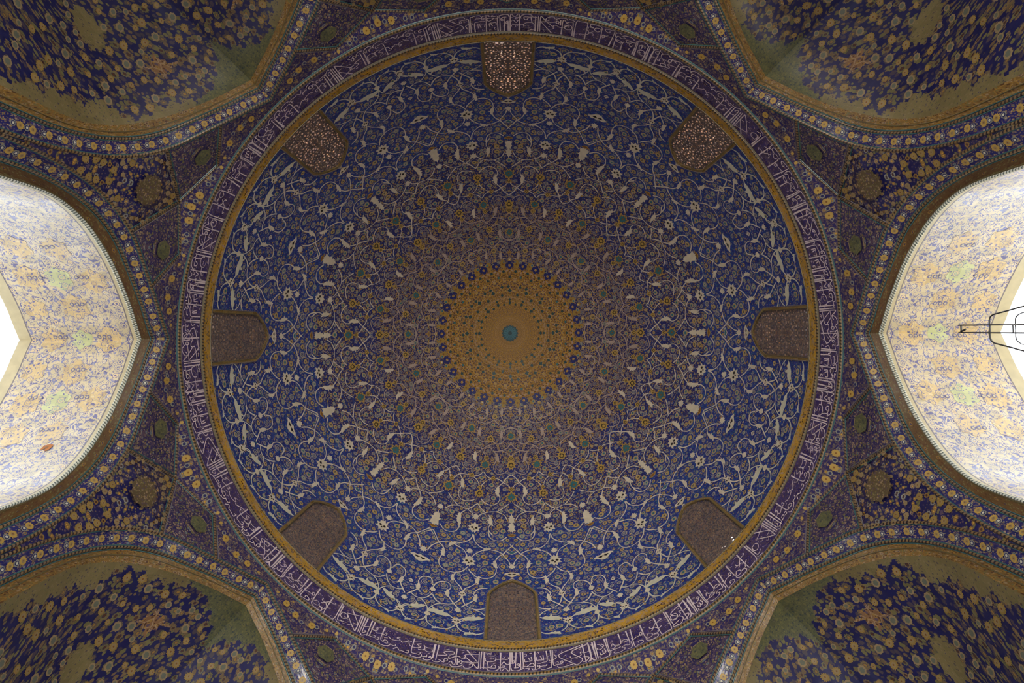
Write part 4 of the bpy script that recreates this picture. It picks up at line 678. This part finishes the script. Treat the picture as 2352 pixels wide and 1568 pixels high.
def squinch(k, name, lab):
    def fn(mb):
        NA_, NB_ = 241, 84; H_ = NA_ // 2
        tts = np.linspace(-1, 1, NA_); kks = np.linspace(0, 1, NB_)
        P = np.array([[squinch_pt(k, a, b_)[0] for b_ in kks] for a in tts])
        ua = np.concatenate([np.zeros((1, NB_)), np.cumsum(np.linalg.norm(np.diff(P[H_:], axis=0), axis=2), axis=0)]); vb_ = np.concatenate([np.zeros((NA_, 1)), np.cumsum(np.linalg.norm(np.diff(P, axis=1), axis=2), axis=1)], axis=1)
        U = np.array([[(ua[abs(i - H_), j], vb_[i, j]) for j in range(NB_)] for i in range(NA_)])
        um = lambda a, b_: U[min(NA_ - 1, int(round(H_ + H_ * abs(a)))), min(NB_ - 1, int(round(b_ * (NB_ - 1))))]
        def region(a, b_):
            a = abs(a); o, w_ = SQ['oval'], SQ['brown']
            if a < .27 and b_ < np.interp(a, [0, .03, .06, .10, .13, .17, .20, .24, .27], [.32, .29, .21, .21, .14, .13, .06, .05, 0]): return 'green'
            x, y = (a - o[0]) / o[2], (b_ - o[1]) / o[3]
            if x * x + y * y < (1 + .07 * math.cos(10 * math.atan2(y, x))) ** 2: return 'olive'
            x, y = (a - w_[0]) / w_[2], (b_ - w_[1]) / w_[3]
            if abs(x) + abs(y) < 1.15 + .2 * math.cos(8 * math.atan2(y, x)): return 'brownpanel'
            if a > .265 and b_ < .03 + .022 * math.sin(a * 23) + .06 * max(0, math.sin((a - .55) * 9)) * (a > .55) + .03 * abs(math.sin(a * 52)): return 'olive'
            return 'squinch'
        kinds = [[region((tts[i] + tts[i + 1]) / 2, (kks[j] + kks[j + 1]) / 2) for j in range(NB_ - 1)] for i in range(NA_ - 1)]
        for m_ in ('squinch', 'green', 'olive', 'brownpanel'): mb.grid(P, m_, U, [[q == m_ for q in row] for row in kinds])
        rs_ = random.Random(11); placed = []
        for _ in range(2600):
            a, b_ = rs_.uniform(.02, .98), rs_.uniform(.05, .93); x, y = um(a, b_)
            r = rs_.choice((.15, .15, .12, .10))
            def inl(c, g=1.05): return ((a - c[0]) / (c[2] * g + .012)) ** 2 + ((b_ - c[1]) / (c[3] * g + .03)) ** 2 < 1
            if any(region(a + q[0], b_ + q[1]) != 'squinch' for q in ((0, 0), (.018, 0), (-.018, 0), (0, .025), (0, -.025))): continue
            if any((x - q[0]) ** 2 + (y - q[1]) ** 2 < (r + q[2] + .10) ** 2 for q in placed): continue
            placed.append((x, y, r))
            for sg in (1, -1):
                p, N, e1, e2 = squinch_pt(k, a * sg, b_, .016); kd = rs_.random() if sg == 1 else kd
                if kd < .55: mb.star(p, e1, e2, r * .9, 'sq_yel', 12, .76); mb.star(p + N * .005, e1, e2, r * .5, 'sq_sand', 8, .8); mb.star(p + N * .009, e1, e2, r * .18, 'brown', 6, .8)
                else: mb.star(p, e1, e2, r * .9, 'sq_sand', 8, .84); mb.star(p + N * .005, e1, e2, r * .55, 'sq_grey', 8, .8)
    return arch_bay(k, name, lab, 'squinch', fn)
squinch(1, 'squinch', 'pointed corner squinch at lower right, navy with scattered rosettes')
squinch(3, 'squinch', 'pointed corner squinch at lower left, navy with yellow rosettes')
squinch(5, 'squinch', 'dark pointed corner squinch at upper left beside the glinting window')
squinch(7, 'squinch', 'dark pointed corner squinch at upper right with a glossy blue border')

# ------------------------------------------------------------------ pendentives between the arches
def pol(ang, rho, z): return np.array([rho * math.cos(ang), rho * math.sin(ang), z])
def arch_seg(k, v0, v1, n=14):
    """outer arch edge of side k between tangential distances v0 and v1 (signed)"""
    h = PO[PO[:, 0] >= 0] ; h = h[np.argsort(h[:, 0])]
    v = np.linspace(v0, v1, n); z = np.interp(np.abs(v), h[:, 0], h[:, 1]); z = np.where(np.abs(v) > 4.6, np.interp(np.abs(v), [4.6, 4.66], [13.4, 12.6]), z)
    return loc(k, v, A + .0, z)
def lin(a, b_, n=14): t = np.linspace(0, 1, n)[:, None]; return np.asarray(a) * (1 - t) + np.asarray(b_) * t
PLAB = {0: 'between the right arch and the lower right squinch', 1: 'between the lower right squinch and the bottom arch', 2: 'between the bottom arch and the lower left squinch', 3: 'between the lower left squinch and the left arch',
        4: 'between the left arch and the upper left squinch', 5: 'between the upper left squinch and the top arch', 6: 'between the top arch and the upper right squinch', 7: 'between the upper right squinch and the right arch'}
for k in range(8):
    a0 = k * math.pi / 4; k2 = (k + 1) % 8
    K1 = pol(a0 + math.pi / 8, 11.74, 19.42); Qa = pol(a0 + math.radians(14.3), 11.42, 19.90); Qb = pol(a0 + math.radians(30.7), 11.42, 19.90)
    A0, A1, B = 1.66, 3.22, 4.655
    up = MB()
    # upper field, ring to panel tops
    bot = np.vstack([arch_seg(k, 0.0, A0, 12), lin(loc(k, A0, A, 0) * (1, 1, 0) + arch_seg(k, A0, A0, 1)[0] * (0, 0, 1), Qa, 8)[1:], lin(Qa, K1, 8)[1:], lin(K1, Qb, 8)[1:], lin(Qb, arch_seg(k2, -A0, -A0, 1)[0], 8)[1:], arch_seg(k2, -A0, 0.0, 12)[1:]])
    angs = np.unwrap(np.arctan2(bot[:, 1], bot[:, 0])); top = np.stack([A * np.cos(angs), A * np.sin(angs), np.full(len(angs), 20.11)], 1)
    rows = np.stack([bot * (1 - f) + top * f for f in np.linspace(0, 1, 7)]); fold = np.abs(angs - angs[0] - math.pi / 8) * A
    up.grid(rows, 'pend', np.stack([np.stack([fold, r_[:, 2]], 1) for r_ in rows]))
    root = up.build('pendentive', kind='structure', label='netted blue spandrel ' + PLAB[k], category='spandrel')
    # yellow suns along the upper field
    sn = MB()
    def inward(p): q = np.array([-p[0], -p[1], 0.0]); return q / np.linalg.norm(q)
    ext = [(4.4, 's'), (7.1, 's'), (9.8, 's'), (19.8, 's'), (22.5, 's'), (5.75, 'g'), (8.45, 'g'), (11.2, 'g'), (18.4, 'g'), (21.15, 'g'), (12.7, 'd'), (14.6, 'd'), (16.6, 'g'), (2.6, 'd')]
    for i, (deg, f) in enumerate(ext):
        for dg in ((deg, 45 - deg) if deg < 22.4 else (deg,)):
            ang = a0 + math.radians(dg); j = np.argmin(np.abs(angs - ang) if abs(angs[0] - a0) < 1 else np.abs(angs - angs[0] - math.radians(dg)))
            p = rows[3][j] if dg == 22.5 else rows[3][j] * (1 - 0) ; n_ = inward(p); e1 = np.cross(np.array([0, 0, 1.]), n_)
            ez_ = rows[4][j] - rows[2][j]; ez_ /= np.linalg.norm(ez_); sn_ = np.cross(e1, ez_); sn_ = sn_ if sn_ @ n_ > 0 else -sn_
            if f == 'd': sn.star(p + sn_ * .03, e1, ez_, .06, 'yel', 7, .8, sy=1.2)
            elif f == 'g': sn.star(p + sn_ * .03, e1, ez_, .085, 'grey', 7, .8, sy=1.2); sn.star(p + sn_ * .035, e1, ez_, .05, 'navy', 7, .8, sy=1.2)
            else: sn.star(p + sn_ * .03, e1, ez_, .125, 'yel', 12, .82, sy=1.3); sn.star(p + sn_ * .035, e1, ez_, .035, 'brown', 8, .8)
    sn.build('sunflower_row', root, label='yellow sunflower rosettes')
    # two small panels
    for kk_, sgn, Q in ((k, 1, Qa), (k2, -1, Qb)):
        pn = MB(); e_arch = arch_seg(kk_, sgn * A0, sgn * A1, 16); e_top = np.vstack([lin(e_arch[0], Q, 9), lin(Q, K1, 8)[1:]])
        rows2 = np.stack([e_arch * (1 - f) + e_top * f for f in np.linspace(0, 1, 12)])
        cen = rows2[6][9]; nn = inward(cen); e1 = np.cross(np.array([0, 0, 1.]), nn)
        pn.grid(rows2, 'fine', np.stack([np.stack([np.abs((r_ - cen) @ e1), r_[:, 2]], 1) for r_ in rows2]))
        n3 = np.cross(rows2[7][9] - cen, rows2[6][10] - cen); n3 /= np.linalg.norm(n3); n3 = n3 if n3 @ nn > 0 else -n3; ez = np.array([0, 0, 1.]) - n3 * n3[2]; ez /= np.linalg.norm(ez); ex = np.cross(ez, n3)
        pn.star(cen + n3 * .045, ex, ez, .33, 'green', 6, .84, uv=(3, 3))
        pn.build('small_panel', root, label='small four-sided panel with a grey-green rosette')
    # kite
    kt = MB(); ca = np.vstack([lin(K1, arch_seg(k, A1, A1, 1)[0], 12), arch_seg(k, A1, B, 20)[1:]]); cb = np.vstack([lin(K1, arch_seg(k2, -A1, -A1, 1)[0], 12), arch_seg(k2, -A1, -B, 20)[1:]])
    rows3 = np.stack([ca * (1 - f) + cb * f for f in np.linspace(0, 1, 21)]); mid = pol(a0 + math.pi / 8, 1, 0); e1 = np.array([-mid[1], mid[0], 0])
    kt.grid(rows3, 'kite', np.stack([np.stack([np.abs(r_ @ e1), r_[:, 2]], 1) for r_ in rows3]))
    def kite_at(x, z):
        best = min(((abs((rows3[i][j]) @ e1 - x) + abs(rows3[i][j][2] - z)), i, j) for i in range(21) for j in range(0, 31)); return rows3[best[1]][best[2]]
    c = kite_at(0, 17.6); nn = -mid; z_ = np.array([0, 0, 1.]); b0 = kite_at(0, 18.4) - kite_at(0, 16.8); ez = b0 / np.linalg.norm(b0); n3 = np.cross(e1, ez); n3 = n3 if n3 @ nn > 0 else -n3
    kt.star(c + n3 * .03, e1, ez, .50, 'kitegold', 10, .86, uv=(5, 5)); kt.star(c + n3 * .036, e1, ez, .22, 'kitegold', 8, .8, uv=(2, 5))
    rk = random.Random(5); pl = [(0, 17.6, .75)]
    for _ in range(1800):
        x, z = rk.uniform(.05, 1.9), rk.uniform(13.6, 19.2); lim = np.interp(z, [13, 15.5, 17.5, 18.6, 19.4], [.0, .45, 1.65, 1.0, .0]) - .2; r = rk.choice((.115, .095, .075))
        if x > lim or (x < r and x > .03) or any((x - q[0]) ** 2 + (z - q[1]) ** 2 < (r + q[2] + .045) ** 2 for q in pl): continue
        pl.append((x, z, r))
        for sg in (1, -1):
            p = kite_at(x * sg, z); kt.star(p + n3 * .03, e1, ez, r, 'sq_sand' if r < .10 else 'sq_yel', 10, .82); kt.star(p + n3 * .036, e1, ez, r * .5, 'sq_sand', 8, .8); kt.star(p + n3 * .041, e1, ez, r * .2, 'brown', 6, .8)
    kt.build('kite_panel', root, label='kite-shaped navy panel with a golden central rosette')
    rp = MB()
    for pts in ((arch_seg(k, A0, A0, 1)[0], Qa, K1, Qb, arch_seg(k2, -A0, -A0, 1)[0]), (arch_seg(k, A1, A1, 1)[0], K1), (arch_seg(k2, -A1, -A1, 1)[0], K1)):
        for p, q in zip(pts[:-1], pts[1:]):
            l = lin(p, q, 10); n_ = np.array([inward(x) for x in l]); l = l + n_ * .01
            rp.half_round(l, n_, .045, .045, 'ropearch'); dv = (l[-1] - l[0]); dv /= np.linalg.norm(dv); b_ = np.cross(dv, n_[0])
            for o in (-.09, .09): rp.half_round(l + b_ * o + n_ * .01, n_, .014, .02, 'fillet' if o > 0 else 'tealline', 3)
    rp.build('rope_moulding', root, label='twisted rope mouldings dividing the panels')

# ------------------------------------------------------------------ roof slab round the drum, outer shell, floor and ground
b = MB(); n = 128; th = np.linspace(0, 2 * math.pi, n + 1); sq = [(A + .3) / max(abs(math.cos(a)), abs(math.sin(a))) for a in th]
b.grid(np.stack([np.stack([(A + .02) * np.cos(th), (A + .02) * np.sin(th), th * 0 + 20.15], 1), np.stack([sq * np.cos(th), sq * np.sin(th), th * 0 + 20.15], 1)]), 'brick', np.zeros((2, n + 1, 2)))
b.build('roof_slab', kind='structure', label='brick roof round the drum', category='roof')
b = MB(); b.add([(-A - .02, -A - .02, -EYE), (A + .02, -A - .02, -EYE), (A + .02, A + .02, -EYE), (-A - .02, A + .02, -EYE)], [(0, 1, 2, 3)], 'floor', [(0, 0), (22, 0), (22, 22), (0, 22)])
b.build('floor', kind='structure', label='pale stone floor of the dome chamber', category='floor')
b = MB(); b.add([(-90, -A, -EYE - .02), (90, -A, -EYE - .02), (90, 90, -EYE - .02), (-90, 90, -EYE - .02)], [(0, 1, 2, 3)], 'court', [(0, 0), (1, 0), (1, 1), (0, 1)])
b.add([(x, y, -EYE - .02) for y in (-90, -A) for x in (-90, -13, 13, 90)], [(0, 1, 5, 4), (2, 3, 7, 6)], 'court'); b.add([(-13, -90, -EYE - .02), (13, -90, -EYE - .02), (13, -A, -EYE - .02), (-13, -A, -EYE - .02)], [(0, 1, 2, 3)], 'forecourt')  # pale strip added out of view to throw light up into the dome
b.build('ground', kind='structure', label='sunlit paved courtyard outside the openings', category='ground')

# ------------------------------------------------------------------ twin-rail iron stand
SX = 3.5
def tube(mb, pts, r, mat, seg=8):
    P = np.asarray(pts, float); T = np.gradient(P, axis=0); T /= np.linalg.norm(T, axis=1)[:, None]; ref = np.array([1.0, 0, 0]) if abs(T[0][0]) < .9 else np.array([0, 1., 0]); G = []
    for p, t_ in zip(P, T):
        u_ = np.cross(t_, ref); u_ /= np.linalg.norm(u_); w_ = np.cross(t_, u_); G.append([p + r * (math.cos(a) * u_ + math.sin(a) * w_) for a in np.linspace(0, 2 * math.pi, seg + 1)])
    G = np.array(G); mb.grid(G, mat, np.zeros((*G.shape[:2], 2)))
    for e in (0, -1): mb.add(G[e][:-1], [list(range(seg))], mat)
def zof(px): return SX * F_PX / (px - 1171.5)
YC = -0.1808
st = bpy.data.objects.new('iron_stand', None); S.collection.objects.link(st); st.location = (SX, YC, 0)
st['label'] = 'black iron stand with twin rails and bent hoops before the right vault'; st['category'] = 'stand'
def part(mb, name, **kw):
    o = mb.build(name, smooth=True, **kw); o.parent = st; o.matrix_parent_inverse = Matrix.Translation((-SX, -YC, 0)); return o
for sg in (-1, 1):
    b = MB(); tube(b, [(SX, YC + sg * .0285, z) for z in np.linspace(-EYE + .03, zof(2201), 12)], .0052, 'iron'); part(b, 'rail')
b = MB(); z = zof(2207); tube(b, [(SX, YC - .030, z), (SX, YC, z), (SX, YC + .030, z)], .0062, 'iron'); tube(b, [(SX - .003, YC + .020, z), (SX - .004, YC + .006, z - .045), (SX - .006, YC + .002, z - .05)], .007, 'iron'); part(b, 'top_bar')
def hoop(top_px, hw, foot, r, name):
    zt = zof(top_px); pts = [(-y, zt + z_) for y, z_ in foot[::-1]]
    pts = pts + [(0, zt)] + [(-y, z_) for y, z_ in pts[::-1]]
    sm = smooth_line(pts, 6); b = MB(); tube(b, [(SX + .012, YC + y, z_) for y, z_ in sm], r, 'iron'); part(b, name)
hoop(2269, 0, [(.06, 0), (.088, -.012), (.104, -.04), (.112, -.08), (.133, -.19), (.154, -.30), (.20, -.62), (.22, -.95), (.17, -1.30), (.03, -1.50)], .0056, 'outer_hoop')
hoop(2328, 0, [(.06, 0), (.085, -.012), (.100, -.035), (.113, -.08), (.132, -.2), (.16, -.45), (.15, -.75), (.03, -.95)], .0036, 'inner_hoop')
b = MB(); tube(b, [(SX, YC - .03, zof(2326)), (SX, YC, zof(2326)), (SX, YC + .03, zof(2326))], .004, 'iron'); part(b, 'cross_bar')
b = MB()
b.add([(SX + x, YC + y, -EYE + z) for z in (0, .03) for x, y in ((-.3, -.3), (.3, -.3), (.3, .3), (-.3, .3))], [(0, 1, 2, 3), (4, 5, 6, 7), (0, 1, 5, 4), (1, 2, 6, 5), (2, 3, 7, 6), (3, 0, 4, 7)], 'iron'); part(b, 'base')
